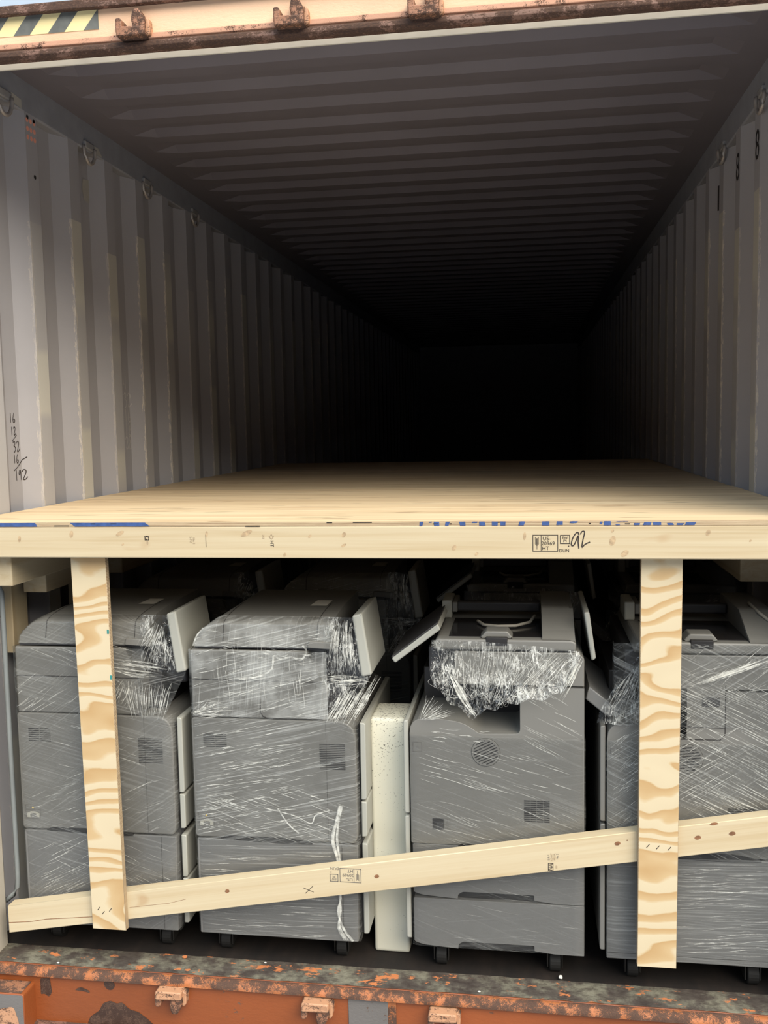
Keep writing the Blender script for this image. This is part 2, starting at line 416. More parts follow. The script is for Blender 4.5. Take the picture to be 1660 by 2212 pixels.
# ------------------------------------------------------------------ mesh helpers
class MB:
    """Collects shapes into one bmesh; build() links it as ONE mesh object."""
    def __init__(self):
        self.bm = bmesh.new(); self.mats = []
    def mi(self, m):
        if m not in self.mats: self.mats.append(m)
        return self.mats.index(m)
    def _tag(self, faces, m, smooth=False):
        i = self.mi(m)
        for f in faces:
            f.material_index = i; f.smooth = smooth
    def box(self, x0, x1, y0, y1, z0, z1, m, bev=0.0, seg=2):
        r = bmesh.ops.create_cube(self.bm, size=1.0)
        vs_ = r['verts']
        for v in vs_:
            v.co = Vector(((x0 + x1) / 2 + v.co.x * (x1 - x0), (y0 + y1) / 2 + v.co.y * (y1 - y0), (z0 + z1) / 2 + v.co.z * (z1 - z0)))
        fs = list({f for v in vs_ for f in v.link_faces})
        self._tag(fs, m)
        if bev > 0:
            es = list({e for v in vs_ for e in v.link_edges})
            g = bmesh.ops.bevel(self.bm, geom=es, offset=bev, segments=seg, affect='EDGES', profile=0.6)
            self._tag(g['faces'], m, True)
        return self
    def prism(self, poly, a0, a1, m, axis='y', bev=0.0, seg=2, caps=None):
        """poly: (x,z) for axis y, (y,z) for axis x, (x,y) for axis z; extruded from a0 to a1. caps: a material for the a0 end."""
        def P(p, a):
            return {'y': (p[0], a, p[1]), 'x': (a, p[0], p[1]), 'z': (p[0], p[1], a)}[axis]
        va = [self.bm.verts.new(P(p, a0)) for p in poly]
        vb = [self.bm.verts.new(P(p, a1)) for p in poly]
        n = len(poly)
        fs = []
        fa = self.bm.faces.new(va); fb = self.bm.faces.new(vb[::-1])
        for i in range(n):
            fs.append(self.bm.faces.new((va[i], vb[i], vb[(i + 1) % n], va[(i + 1) % n])))
        fs += [fa, fb]
        bmesh.ops.recalc_face_normals(self.bm, faces=fs)
        self._tag(fs, m)
        if caps is not None: self._tag([fa], caps)
        if bev > 0:
            es = list(fa.edges)
            g = bmesh.ops.bevel(self.bm, geom=es, offset=bev, segments=seg, affect='EDGES', profile=0.6)
            self._tag(g['faces'], m, True)
        return self
    def poly(self, pts, m):
        f = self.bm.faces.new([self.bm.verts.new(p) for p in pts]); self._tag([f], m); return f
    def tube(self, pts, r, m, seg=10, cap=True):
        pts = [Vector(p) for p in pts]
        rings = []
        for i, p in enumerate(pts):
            d = (pts[min(i + 1, len(pts) - 1)] - pts[max(i - 1, 0)]).normalized()
            a = Vector((0, 0, 1)) if abs(d.z) < 0.9 else Vector((1, 0, 0))
            u = d.cross(a).normalized(); w = d.cross(u)
            rr = r[i] if isinstance(r, (list, tuple)) else r
            rings.append([self.bm.verts.new(p + (u * math.cos(t) + w * math.sin(t)) * rr) for t in (2 * math.pi * k / seg for k in range(seg))])
        fs = []
        for a, b in zip(rings, rings[1:]):
            for k in range(seg):
                fs.append(self.bm.faces.new((a[k], a[(k + 1) % seg], b[(k + 1) % seg], b[k])))
        self._tag(fs, m, True)
        if cap:
            self._tag([self.bm.faces.new(rings[0][::-1]), self.bm.faces.new(rings[-1])], m)
        bmesh.ops.recalc_face_normals(self.bm, faces=[f for f in self.bm.faces if f.verts[0] in rings[0] or True][-len(fs) - 2:])
        return self
    def cyl(self, c, r, h, m, axis='y', seg=24, bev=0.0):
        poly = [(r * math.cos(2 * math.pi * k / seg), r * math.sin(2 * math.pi * k / seg)) for k in range(seg)]
        o = {'y': (c[0], c[2], c[1]), 'x': (c[1], c[2], c[0]), 'z': (c[0], c[1], c[2])}[axis]
        return self.prism([(o[0] + p[0], o[1] + p[1]) for p in poly], o[2], o[2] + h, m, axis, bev)
    def grid(self, fn, nu, nv, m, smooth=True):
        V = [[self.bm.verts.new(fn(i / nu, j / nv)) for j in range(nv + 1)] for i in range(nu + 1)]
        fs = [self.bm.faces.new((V[i][j], V[i + 1][j], V[i + 1][j + 1], V[i][j + 1])) for i in range(nu) for j in range(nv)]
        self._tag(fs, m, smooth)
        return self
    def ribbon(self, pts, w, m, nrm=(0, -1, 0), taper=False):
        pts = [Vector(p) for p in pts]; nrm = Vector(nrm)
        L = []
        n = len(pts)
        for i, p in enumerate(pts):
            d = (pts[min(i + 1, n - 1)] - pts[max(i - 1, 0)]).normalized()
            s = d.cross(nrm).normalized() * (w / 2)
            if taper: s = s * (0.12 + 0.88 * math.sin(math.pi * (i + 0.35) / (n - 0.3)))
            L.append((self.bm.verts.new(p - s), self.bm.verts.new(p + s)))
        fs = [self.bm.faces.new((a[0], b[0], b[1], a[1])) for a, b in zip(L, L[1:])]
        self._tag(fs, m)
        return self
    def text(self, s, size, origin, r, u, m, sx=1.0):
        cu = bpy.data.curves.new('lettering', 'FONT'); cu.body = s; cu.size = size
        cu.align_x = 'CENTER'; cu.align_y = 'CENTER'; cu.resolution_u = 3
        ob = bpy.data.objects.new('lettering', cu); C.objects.link(ob)
        dg = bpy.context.evaluated_depsgraph_get()
        me = ob.evaluated_get(dg).to_mesh()
        r, u, o = Vector(r) * sx, Vector(u), Vector(origin)
        vv = [self.bm.verts.new(o + r * v.co.x + u * v.co.y) for v in me.vertices]
        fs = []
        for p in me.polygons:
            try: fs.append(self.bm.faces.new([vv[i] for i in p.vertices]))
            except ValueError: pass
        self._tag(fs, m)
        ob.evaluated_get(dg).to_mesh_clear()
        bpy.data.objects.remove(ob); bpy.data.curves.remove(cu)
        return self
    def frame(self, o, r, u, w, h, t, m):
        """an outlined rectangle, centre o"""
        o, r, u = Vector(o), Vector(r), Vector(u); n = r.cross(u)
        c = [o + r * (a * w / 2) + u * (b * h / 2) for a, b in ((-1, -1), (1, -1), (1, 1), (-1, 1))]
        for a, b in zip(c, c[1:] + c[:1]):
            e = (b - a).normalized() * (t / 2)
            self.ribbon([a - e, b + e], t, m, n)
        return self
    def build(self, name, parent=None, loc=(0, 0, 0), label=None):
        me = bpy.data.meshes.new(name)
        self.bm.to_mesh(me); self.bm.free()
        for m in self.mats: me.materials.append(m)
        o = bpy.data.objects.new(name, me); C.objects.link(o)
        o.location = loc
        if parent: o.parent = parent
        if label: o['label'] = label
        return o

def rounded(poly, radii, n=6):
    """Round the corners of a polygon: radii is a number or one per corner."""
    out = []; N = len(poly)
    if isinstance(radii, (int, float)): radii = [radii] * N
    for i in range(N):
        p, a, b = Vector(poly[i]), Vector(poly[i - 1]), Vector(poly[(i + 1) % N])
        r = radii[i]
        if r <= 0: out.append(tuple(p)); continue
        d1, d2 = (a - p), (b - p)
        t = min(r, d1.length * 0.49, d2.length * 0.49)
        s, e = p + d1.normalized() * t, p + d2.normalized() * t
        for k in range(n + 1):
            q = k / n
            out.append(tuple(s * (1 - q) ** 2 + p * 2 * q * (1 - q) + e * q * q))
    return out

def tag(o, label, cat, group=None):
    o['label'] = label; o['category'] = cat
    if group: o['group'] = group
    return o

def struct(o):
    o['kind'] = 'structure'; return o

def empty(name, loc, label, cat, group=None):
    o = bpy.data.objects.new(name, None); C.objects.link(o); o.location = loc
    return tag(o, label, cat, group)

def copy_tree(o, parent=None):
    c = o.copy(); C.objects.link(c)
    if parent: c.parent = parent
    for ch in [k for k in bpy.data.objects if k.parent == o]: copy_tree(ch, c)
    return c

# handwriting: polylines in a unit box (x 0..0.6, y 0..1)
GLYPH = {
    '1': [[(0.28, 1.0), (0.30, 0.5), (0.30, 0.0)]],
    '2': [[(0.08, 0.78), (0.2, 0.97), (0.42, 0.95), (0.46, 0.72), (0.30, 0.35), (0.16, 0.06), (0.30, 0.02), (0.45, 0.10), (0.60, 0.28)]],
    '3': [[(0.08, 0.86), (0.25, 1.0), (0.42, 0.92), (0.38, 0.68), (0.22, 0.58), (0.42, 0.48), (0.50, 0.28), (0.36, 0.04), (0.18, -0.04)]],
    '4': [[(0.05, 0.8), (0.12, 0.5), (0.22, 0.34)], [(0.45, 1.0), (0.45, 0.5), (0.46, 0.0)]],
    '6': [[(0.38, 1.02), (0.22, 0.72), (0.12, 0.32), (0.18, 0.05), (0.38, 0.02), (0.50, 0.20), (0.40, 0.38), (0.20, 0.30)]],
    '8': [[(0.10, 0.92), (0.30, 0.55), (0.48, 0.18), (0.32, 0.0), (0.14, 0.14), (0.26, 0.5), (0.48, 0.95), (0.28, 1.02), (0.10, 0.86)]],
    '9': [[(0.46, 0.80), (0.34, 0.98), (0.16, 0.80), (0.14, 0.58), (0.28, 0.54), (0.46, 0.84), (0.46, 0.5), (0.48, 0.0)]],
}
def smooth_line(p, n=4):
    p = [Vector((*q, 0)) for q in p]; out = []
    for i in range(len(p) - 1):
        a, b, c, d = p[max(i - 1, 0)], p[i], p[i + 1], p[min(i + 2, len(p) - 1)]
        for k in range(n):
            t = k / n
            out.append(0.5 * (2 * b + (c - a) * t + (2 * a - 5 * b + 4 * c - d) * t * t + (3 * b - a - 3 * c + d) * t ** 3))
    out.append(p[-1]); return out

def write(mb, s, h, o, r, u, w, m):
    o, r, u = Vector(o), Vector(r), Vector(u); n = r.cross(u)
    for i, ch in enumerate(s):
        for st in GLYPH.get(ch, []):
            mb.ribbon([o + r * ((q.x + i * 0.62) * h) + u * (q.y * h) for q in smooth_line(st)], w, m, n)

# ------------------------------------------------------------------ the setting: container shell
XW, DEP, L = 1.17, 0.036, 12.0
FL = 0.0

def wall_profile(phase):
    pts = [(0.105, 0.0)]
    k = math.floor((0.105 - phase) / 0.292)
    while True:
        y0 = phase + k * 0.292
        for dy, d in ((0.0, 0.0), (0.07, 1.0), (0.147, 1.0), (0.217, 0.0)):
            y = y0 + dy
            if 0.13 < y < L: pts.append((y, d * DEP))
        k += 1
        if y0 > L: break
    pts.append((L, 0.0))
    return pts

def build_wall(name, side, phase, m):
    mb = MB()
    pr = wall_profile(phase)
    zs = (0.0, 2.572)
    V = [[mb.bm.verts.new((side * (XW + d), y, z)) for z in zs] for y, d in pr]
    fs = [mb.bm.faces.new((V[i][0], V[i + 1][0], V[i + 1][1], V[i][1])) for i in range(len(pr) - 1)]
    if side < 0: bmesh.ops.reverse_faces(mb.bm, faces=fs)
    mb._tag(fs, m)
    w = struct(mb.build(name))
    r = MB()
    a, b = sorted((side * XW, side * (XW + 0.06)))
    r.box(a, b, 0.105, L, 2.568, 2.70, M['rail'], 0.006)
    r.build('top_rail', w)
    return w

wl = build_wall('wall_left', -1, 0.592, M['wall_left'])
wr = build_wall('wall_right', 1, 0.668, M['wall_right'])

# bare scraped patches, bolt holes and perforations near the left top
mb = MB()
mb.poly([(-1.2045, 0.985, 2.475), (-1.2045, 1.05, 2.485), (-1.2045, 1.06, 2.44), (-1.2045, 1.03, 2.395), (-1.2045, 0.99, 2.40), (-1.2045, 0.975, 2.44)][::-1], M['patch'])
mb.poly([(-1.1685, 0.98, 2.60), (-1.1685, 1.05, 2.60), (-1.1685, 1.085, 2.575), (-1.1685, 1.0, 2.57)][::-1], M['patch'])
mb.poly([(-1.1685, 0.44, 2.605), (-1.1685, 0.50, 2.60), (-1.1685, 0.50, 2.572), (-1.1685, 0.43, 2.578)][::-1], M['patch'])
mb.build('bare_patch', wl)
mb = MB()
for i in range(3):
    for j in range(3):
        mb.cyl((-1.1712, 0.532 + j * 0.022, 2.495 + i * 0.027), 0.0078, 0.002, M['perf'], 'x', 10)
mb.build('perforation', wl)
mb = MB()
for y, z in ((0.535, 2.558), (0.575, 2.556), (0.565, 2.376)):
    mb.cyl((-1.1712, y, z), 0.007, 0.002, M['recess'], 'x', 10)
mb.build('bolt_hole', wl)

def wall_x(y, phase):
    p = (y - phase) % 0.292
    return DEP * (p / 0.07 if p < 0.07 else 1.0 if p < 0.147 else (0.217 - p) / 0.07 if p < 0.217 else 0.0)
def drape(mb, side, phase):
    for v in mb.bm.verts: v.co.x = side * (XW + wall_x(v.co.y, phase) - 0.0012)

# pen sums and chalk numbers on the left wall (read facing -x: right is +y)
mb = MB()
XO = -XW - DEP + 0.0008
R_, U_ = (0, 1, 0), (0, 0, 1)
write(mb, '16', 0.030, (XO, 0.366, 1.578), R_, U_, 0.0026, M['ink'])
write(mb, '12', 0.026, (XO, 0.370, 1.538), R_, U_, 0.0028, M['ink'])
mb.ribbon([(XO, 0.377, 1.518), (XO, 0.405, 1.538)], 0.0024, M['ink'], (1, 0, 0))
write(mb, '32', 0.034, (XO, 0.378, 1.484), R_, U_, 0.0028, M['ink'])
write(mb, '16', 0.028, (XO, 0.377, 1.448), R_, U_, 0.0026, M['ink'])
mb.ribbon([(XO, 0.378, 1.424), (XO, 0.40, 1.434), (XO, 0.43, 1.458), (XO, 0.446, 1.466)], 0.0026, M['ink'], (1, 0, 0))
write(mb, '192', 0.034, (XO, 0.382, 1.392), R_, U_, 0.0028, M['ink'])
for v in mb.bm.verts: v.co.y += 0.020
drape(mb, -1, 0.592)
mb.build('pen_sums', wl)
mb = MB()
for s_, z, h in (('4', 1.71, 0.055), ('32', 1.638, 0.058), ('16', 1.578, 0.054), ('18', 1.523, 0.054), ('28', 1.466, 0.052)):
    write(mb, s_, h, (XO, 1.262, z), R_, U_, 0.0026, M['chalk'])
drape(mb, -1, 0.592)
mb.build('chalk_numbers', wl)

# stencilled number on the right wall (read facing +x: right is -y)
mb = MB()
XR = XW - 0.0008
for ch, y, z, x in (('L', 1.575, 2.44, XR), ('8', 1.214, 2.435, XR), ('8', 0.922, 2.432, XR)):
    mb.text(ch, 0.138, (x, y, z), (0, -1, 0), (0, 0, 1), M['stencil'], 0.8)
mb.ribbon([(XW + DEP * 0.55, 1.09, 2.385), (XW + DEP * 0.45, 1.082, 2.485)], 0.016, M['stencil'], (1, 0, 0))
mb.ribbon([(XW + DEP * 0.45, 0.815, 2.38), (XW + DEP * 0.4, 0.81, 2.48)], 0.02, M['stencil'], (1, 0, 0))
mb.ribbon([(XW + DEP * 0.9, 1.70, 2.39), (XW + DEP * 0.9, 1.70, 2.49)], 0.02, M['stencil'], (1, 0, 0))
drape(mb, 1, 0.668)
mb.build('stencilled_number', wr)

# ceiling: transverse ribs that fade out before the rails
mb = MB()
prof = [(0.118, 0.0)]
y = 0.435
while y < L - 0.3:
    for dy, h in ((0.0, 1.0), (0.06, 1.0), (0.095, 0.0), (0.165, 0.0), (0.20, 1.0)):
        prof.append((y + dy, h * 0.024))
    y += 0.22
    prof.pop()
prof.append((L, 0.0))
xs = [(-XW - 0.03, 0), (-1.07, 0), (-0.985, 1), (0.985, 1), (1.07, 0), (XW + 0.03, 0)]
V = [[mb.bm.verts.new((x, yy, 2.668 + h * k)) for x, k in xs] for yy, h in prof]
fs = [mb.bm.faces.new((V[i][j], V[i][j + 1], V[i + 1][j + 1], V[i + 1][j])) for i in range(len(prof) - 1) for j in range(len(xs) - 1)]
bmesh.ops.reverse_faces(mb.bm, faces=fs)
mb._tag(fs, M['ceiling'])
struct(mb.build('ceiling'))

mb = MB()
mb.box(-XW - 0.04, XW + 0.04, 0.11, L, -0.03, 0.0, M['floor'])
struct(mb.build('floor'))
mb = MB()
mb.box(-XW - 0.04, XW + 0.04, L, L + 0.05, -0.03, 2.72, M['rail'])
struct(mb.build('wall_back'))
mb = MB()
mb.box(-30, 30, -30, 0.6, -0.40, -0.30, M['ground'])
struct(mb.build('ground'))

# corner posts
for nm, s in (('trim_1', -1), ('trim_2', 1)):
    mb = MB()
    a, b = sorted((s * 1.143, s * 1.32))
    mb.box(a, b, 0.0, 0.112, -0.16, 2.6, M['post_paint'], 0.006)
    mb._tag([f for f in mb.bm.faces if f.normal.y < -0.9], M['sill'])
    struct(mb.build(nm))

# header over the doorway: orange beam, gutter, rusty lip, pale inner flange
hd = MB()
hd.prism(rounded([(0.0, 2.540), (0.034, 2.540), (0.034, 2.642), (0.0, 2.642)], 0.002, 2), -1.32, 1.32, M['header'], 'x')
hd = struct(hd.build('trim_3'))
mb = MB()
mb.prism(rounded([(-0.002, 2.546), (-0.008, 2.541), (-0.008, 2.530), (0.002, 2.523), (0.032, 2.526), (0.032, 2.547)], 0.002, 2), -1.32, 1.32, M['header_dark'], 'x')
mb.prism(rounded([(-0.006, 2.562), (-0.006, 2.549), (0.002, 2.547), (0.002, 2.564)], 0.002, 2), -1.32, 1.32, M['header_lip'], 'x')
mb.build('header_lip', hd, label='rusty lower lip')
mb = MB()
mb.prism(rounded([(0.034, 2.634), (-0.020, 2.630), (-0.020, 2.653), (0.034, 2.662)], 0.004, 3), -1.32, 1.32, M['header_dark'], 'x')
mb.build('rain_gutter', hd)
mb = MB()
mb.box(-1.143, 1.143, 0.118, 0.124, 2.546, 2.695, M['inner_flange'])
mb.build('inner_flange', hd, label='pale inner flange')

# sill: scraped threshold plate, rounded orange lip, orange face with a grey plate
mb = MB()
mb.prism(rounded([(0.02, 0.004), (0.11, 0.004), (0.11, -0.16), (0.004, -0.16), (0.004, -0.02)], 0.001, 1), -1.32, 1.32, M['sill'], 'x')
sl = struct(mb.build('trim_4'))
mb = MB()
mb.grid(lambda u, v: Vector((-1.32 + 2.64 * u, 0.018 + 0.092 * v, 0.0055 + 0.0022 * noise.noise(Vector((u * 60, v * 5, 0))))), 130, 6, M['threshold'])
mb.build('threshold_plate', sl, label='scraped grey and orange threshold plate')
def lipf(u, v):
    a = math.pi * (0.05 + 0.95 * v)
    nz = 0.0035 * noise.noise(Vector((u * 70, v * 2, 3))) + 0.002 * noise.noise(Vector((u * 210, v * 4, 1)))
    return Vector((-1.32 + 2.64 * u, 0.008 + 0.016 * math.cos(a) - nz, -0.006 + 0.014 * math.sin(a) - 0.012 * v + nz * 0.6))
mb = MB(); mb.grid(lipf, 300, 10, M['sill_lip']); mb.build('sill_lip', sl, label='chipped orange lip')
mb = MB(); mb.box(-0.075, 0.035, 0.0005, 0.008, -0.16, -0.012, M['grey_plate'], 0.001)
mb.box(0.035, 0.058, 0.001, 0.008, -0.16, -0.012, M['sill_lip'], 0.001)
mb.build('cover_plate', sl, label='grey painted plate')
mb = MB()
mb.box(-1.32, 1.32, -0.012, 0.10, -0.168, -0.158, M['header_dark'], 0.002); mb.build('bottom_flange', sl)

M['stain'] = rust_orange('rust_stain', (0.055, 0.026, 0.016), 0.5, 30.0, 7.0)
for pts in ([(-0.845, -0.158), (-0.835, -0.135), (-0.807, -0.115), (-0.795, -0.092), (-0.772, -0.082), (-0.752, -0.09), (-0.737, -0.084), (-0.715, -0.104), (-0.688, -0.110), (-0.66, -0.130), (-0.639, -0.150), (-0.64, -0.158)],
            [(-0.880, -0.058), (-0.868, -0.050), (-0.858, -0.048), (-0.836, -0.056), (-0.832, -0.064), (-0.85, -0.060)],
            [(-0.788, -0.024), (-0.760, -0.022), (-0.755, -0.036), (-0.764, -0.050), (-0.778, -0.050), (-0.790, -0.038)],
            [(-0.985, -0.030), (-0.955, -0.026), (-0.950, -0.070), (-0.960, -0.085), (-0.975, -0.075), (-0.985, -0.080)]):
    mb = MB(); mb.poly([(p[0], 0.0032, p[1]) for p in rounded(pts, 0.006, 3)], M['stain']); mb.build('rust_stain', sl, label='dark rust stain')

# ------------------------------------------------------------------ things on the container frame
mb = MB()
mb.prism([(-1.30, 2.583), (-0.672, 2.583), (-0.672, 2.634), (-1.30, 2.634)], -0.0012, 0.0005, M['sticker_yellow'], 'y')
for k in range(6):
    xb = -0.767 - 0.0965 * (k - 1)
    pts = [(xb - 0.046, 2.583), (xb, 2.583), (xb + 0.042, 2.634), (xb - 0.004, 2.634)]
    if k == 0: pts = [(-0.714, 2.583), (-0.672, 2.583), (-0.672, 2.634)]
    mb.poly([(p[0], -0.0016, p[1]) for p in pts], M['sticker_black'])
tag(mb.build('hazard_sticker'), 'yellow and black diagonal striped sticker on the orange header at top left', 'sticker')

def keeper(name, x, z, flip, label, group):
    """door cam keeper: a bent plate with two lugs; flip=1 opens upwards, -1 downwards"""
    o = empty(name, (x, 0.0, z), label, 'door keeper', group)
    s = flip
    mb = MB()
    mb.prism(rounded([(-0.04, -0.012 * s), (0.036, -0.012 * s), (0.036, -0.036 * s), (-0.04, -0.036 * s)], 0.006, 3), -0.036, 0.004, M['keeper_top' if s < 0 else 'keeper'], 'y', 0.004)
    for v in mb.bm.verts:
        v.co += Vector((noise.noise(v.co * 60), noise.noise(v.co * 55 + Vector((3, 1, 0))), noise.noise(v.co * 50 + Vector((0, 4, 2))))) * 0.002
    mb.build('base_plate', o)
    mb = MB()
    mb.prism(rounded([(-0.042, -0.026 * s), (-0.024, -0.026 * s), (-0.024, 0.004 * s), (-0.03, 0.012 * s), (-0.042, 0.010 * s)], 0.005, 3), -0.034, 0.004, M['keeper'], 'y', 0.004)
    mb.build('short_lug', o)
    mb = MB()
    mb.prism(rounded([(0.006, -0.026 * s), (0.036, -0.026 * s), (0.034, 0.008 * s), (0.020, 0.034 * s), (0.004, 0.032 * s), (-0.002, 0.008 * s)], 0.007, 3), -0.030, 0.004, M['keeper'], 'y', 0.005)
    mb.build('long_lug', o)
    mb = MB()
    mb.prism(rounded([(0.030, -0.034 * s), (0.046, -0.028 * s), (0.044, 0.008 * s), (0.034, 0.016 * s), (0.028, 0.0)], 0.005, 3), -0.020, 0.004, M['keeper_top'], 'y', 0.004)
    mb.build('side_web', o)
    return o
keeper('cam_keeper', -0.572, 2.582, 1, 'rusty cam keeper on the top orange header, beside the striped sticker', 'cam keepers on the header')
keeper('cam_keeper', -0.158, 2.576, 1, 'rusty cam keeper on the top orange header, middle one of the three', 'cam keepers on the header')
keeper('cam_keeper', 0.178, 2.574, 1, 'rusty cam keeper on the top orange header, farthest right from the striped sticker', 'cam keepers on the header')
keeper('cam_keeper', -0.580, -0.055, -1, 'pale rusty cam keeper on the orange sill, leftmost of the three at the bottom', 'cam keepers on the sill')
keeper('cam_keeper', -0.160, -0.058, -1, 'brown rusty cam keeper on the orange sill, just left of the grey plate', 'cam keepers on the sill')
keeper('cam_keeper', 0.190, -0.060, -1, 'rusty cam keeper on the orange sill, right of the grey plate at the bottom edge', 'cam keepers on the sill')

mb = MB()
mb.prism(rounded([(-1.32, -0.042), (-1.002, -0.042), (-1.002, -0.22), (-1.32, -0.22)], [0, 0.008, 0, 0], 3), -0.060, 0.004, M['sill'], 'y', 0.003, caps=M['grey_plate'])
tp = MB()
tp.box(-1.31, -1.012, -0.056, 0.002, -0.0425, -0.040, M['keeper'], 0.001)
o = mb.build('hinge_block'); tag(o, 'orange steel block with rusty top beside the sill at bottom left corner', 'steel block')
tp.build('rusty_top_plate', o, label='rusty flaking top')
tp = MB()
tp.prism(rounded([(-1.12, -0.10), (-1.035, -0.08), (-1.02, -0.13), (-1.03, -0.21), (-1.12, -0.21)], 0.012, 3), -0.0615, -0.0595, M['keeper_top'], 'y')
tp.build('bare_paint_patch', o, label='pale orange patch')

def lashing_ring(y, side, label, x_in=0.012):
    o = empty('lashing_ring', (side * XW, y, 2.575), label, 'lashing ring', 'lashing rings under the left rail' if side < 0 else 'lashing rings under the right rail')
    mb = MB()
    mb.box(-0.010, 0.010, -0.03, 0.045, -0.004, 0.022, M['steel_ring'], 0.004)
    mb.build('mount', o)
    mb = MB()
    xo = -side * 0.004
    pts = [(xo, -0.034 + 0.034 * (1 - math.cos(t)) * 1.0, -0.040 - 0.046 * math.sin(t) * 1.0 + 0.03) for t in [math.pi * k / 14 * 1.0 for k in range(15)]]
    pts = [(xo - side * 0.01 * k / 14, p[1], p[2]) for k, p in enumerate(pts)]
    pts = [(xo, -0.034, 0.004)] + pts + [(xo - side * 0.01, 0.034, 0.004)]
    mb.tube(pts, 0.0065, M['steel_bright'], 8)
    mb.build('ring', o)
for y, lab in ((0.385, 'steel lashing ring under the left rail, nearest the doorway'),
               (0.96, 'steel lashing ring under the left rail above the pale bare patch'),
               (1.50, 'steel lashing ring under the left rail, third from the doorway'),
               (2.085, 'dim steel lashing ring under the left rail, fourth from the doorway')):
    lashing_ring(y, -1, lab)
lashing_ring(0.86, 1, 'dim lashing ring at the top of the right wall above the stencilled eight')
lashing_ring(1.47, 1, 'dim lashing ring at the top of the right wall near the stencilled letter L')

mb = MB()
pts = [(-1.150, 0.108, 1.14), (-1.128, 0.125, 1.12)] + [(-1.112, 0.13, 1.08 - 0.02 * k) for k in range(45)] + [(-1.117, 0.13, 0.175), (-1.128, 0.128, 0.152), (-1.150, 0.12, 0.135)]
mb.tube(pts, 0.0075, M['rod'], 10)
tag(mb.build('lashing_rod'), 'upright grey steel rod beside the leftmost copier, bent into the door post', 'rod')

# ------------------------------------------------------------------ timber frame and deck
ZD = 1.30
def deck_sheet(y0, y1, x0, x1, m, label):
    mb = MB()
    mb.box(x0, x1, y0, y1, ZD - 0.0115, ZD, M['ply_edge'], 0.0006, 1)
    for f in mb.bm.faces:
        if f.normal.z > 0.9: f.material_index = mb.mi(m)
    o = tag(mb.build('plywood_sheet'), label, 'plywood sheet', 'plywood sheets of the raised deck')
    return o
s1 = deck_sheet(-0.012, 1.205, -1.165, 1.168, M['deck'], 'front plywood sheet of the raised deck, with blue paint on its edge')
s2 = deck_sheet(1.208, 2.425, -1.166, 1.160, M['deck_b'], 'darker plywood sheet of the raised deck behind the front sheet')
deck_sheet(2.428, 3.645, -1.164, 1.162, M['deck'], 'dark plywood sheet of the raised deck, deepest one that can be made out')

def blot(x0, x1, z0, z1, skew=0.0):
    mb = MB(); n = 8; pts = []
    for i in range(n + 1): pts.append((x0 + (x1 - x0) * i / n + random.uniform(-1, 1) * 0.001, z0 + random.uniform(0, 0.0008)))
    for i in range(n + 1): pts.append((x1 + (x0 - x1) * i / n + skew + random.uniform(-1, 1) * 0.001, z1 - random.uniform(0, 0.0005)))
    mb.poly([(p[0], -0.0127, p[1]) for p in pts], M['blue'])
    mb.build('paint_mark', s1, label='blue spray paint mark')
zt, zb = 1.2998, 1.2889
blot(-1.06, -0.91, zb, zt, -0.006); blot(-0.80, -0.585, zb, zt, -0.014)
for a, b_, lo, hi in ((0.143, 0.152, 0, 1), (0.168, 0.176, .7, 1), (0.183, 0.196, 0, 1), (0.209, 0.220, 0, 1), (0.248, 0.263, 0, 1), (0.279, 0.291, .6, 1),
                      (0.298, 0.313, 0, 1), (0.331, 0.345, 0, 1), (0.352, 0.364, 0, 1), (0.396, 0.411, 0, 1), (0.456, 0.473, 0, 1), (0.491, 0.507, 0.1, 1),
                      (0.523, 0.541, .5, 1), (0.597, 0.604, .3, .9), (0.609, 0.625, 0, 1), (0.640, 0.668, .85, 1), (0.638, 0.648, 0, .25), (0.682, 0.696, 0, .55), (0.704, 0.722, 0, .75),
                      (0.728, 0.748, 0, .75), (0.764, 0.778, 0, .55), (0.784, 0.800, 0, .5), (0.804, 0.828, 0, .7)):
    blot(a, b_, zb + (zt - zb) * lo, zb + (zt - zb) * hi, random.uniform(-0.002, 0.004))
for a, b_, z in ((-0.86, -0.818, 1.2915), (-0.755, -0.741, 1.2965), (-0.697, -0.680, 1.2965), (0.180, 0.193, 1.294), (0.222, 0.227, 1.294), (0.345, 0.35, 1.298), (0.572, 0.577, 1.294), (0.66, 0.672, 1.293),
                 (-0.10, -0.085, 1.298), (-0.03, 0.02, 1.2985), (-0.32, -0.28, 1.2893)):
    mb = MB(); mb.box(a, b_, -0.0131, -0.011, z - 0.0009, z + 0.0009, M['recess']); mb.build('edge_void', s1)

# front beam with ink marks
mb = MB()
YB = -0.012
mb.box(-1.141, 1.141, YB, YB + 0.038, 1.2035, 1.2882, M['lumber'], 0.003)
for x, z, a, b_ in ((-0.965, 1.255, .005, .009), (-0.812, 1.268, .006, .010), (-0.672, 1.270, .012, .006), (-0.665, 1.240, .004, .003), (-0.428, 1.268, .004, .008), (-0.318, 1.270, .016, .007), (-0.146, 1.262, .005, .004),
                    (-0.055, 1.266, .006, .007), (-0.056, 1.238, .007, .004), (-0.215, 1.213, .004, .005), (0.233, 1.232, .006, .007), (0.290, 1.216, .005, .004), (0.412, 1.262, .004, .010), (0.63, 1.25, .008, .012), (0.66, 1.218, .010, .008), (0.63, 1.275, .004, .004), (0.86, 1.27, .006, .008), (0.96, 1.25, .003, .003)):
    mb.poly([(x + a * math.cos(2 * math.pi * k / 12), YB - 0.0003, z + b_ * math.sin(2 * math.pi * k / 12) + 0.4 * a * math.cos(2 * math.pi * k / 12)) for k in range(12)], M['knot_pale'])
beam = tag(mb.build('front_beam'), 'long pale pine beam across the opening, under the plywood edge, with ink stamps', 'beam')
YF = YB - 0.0006
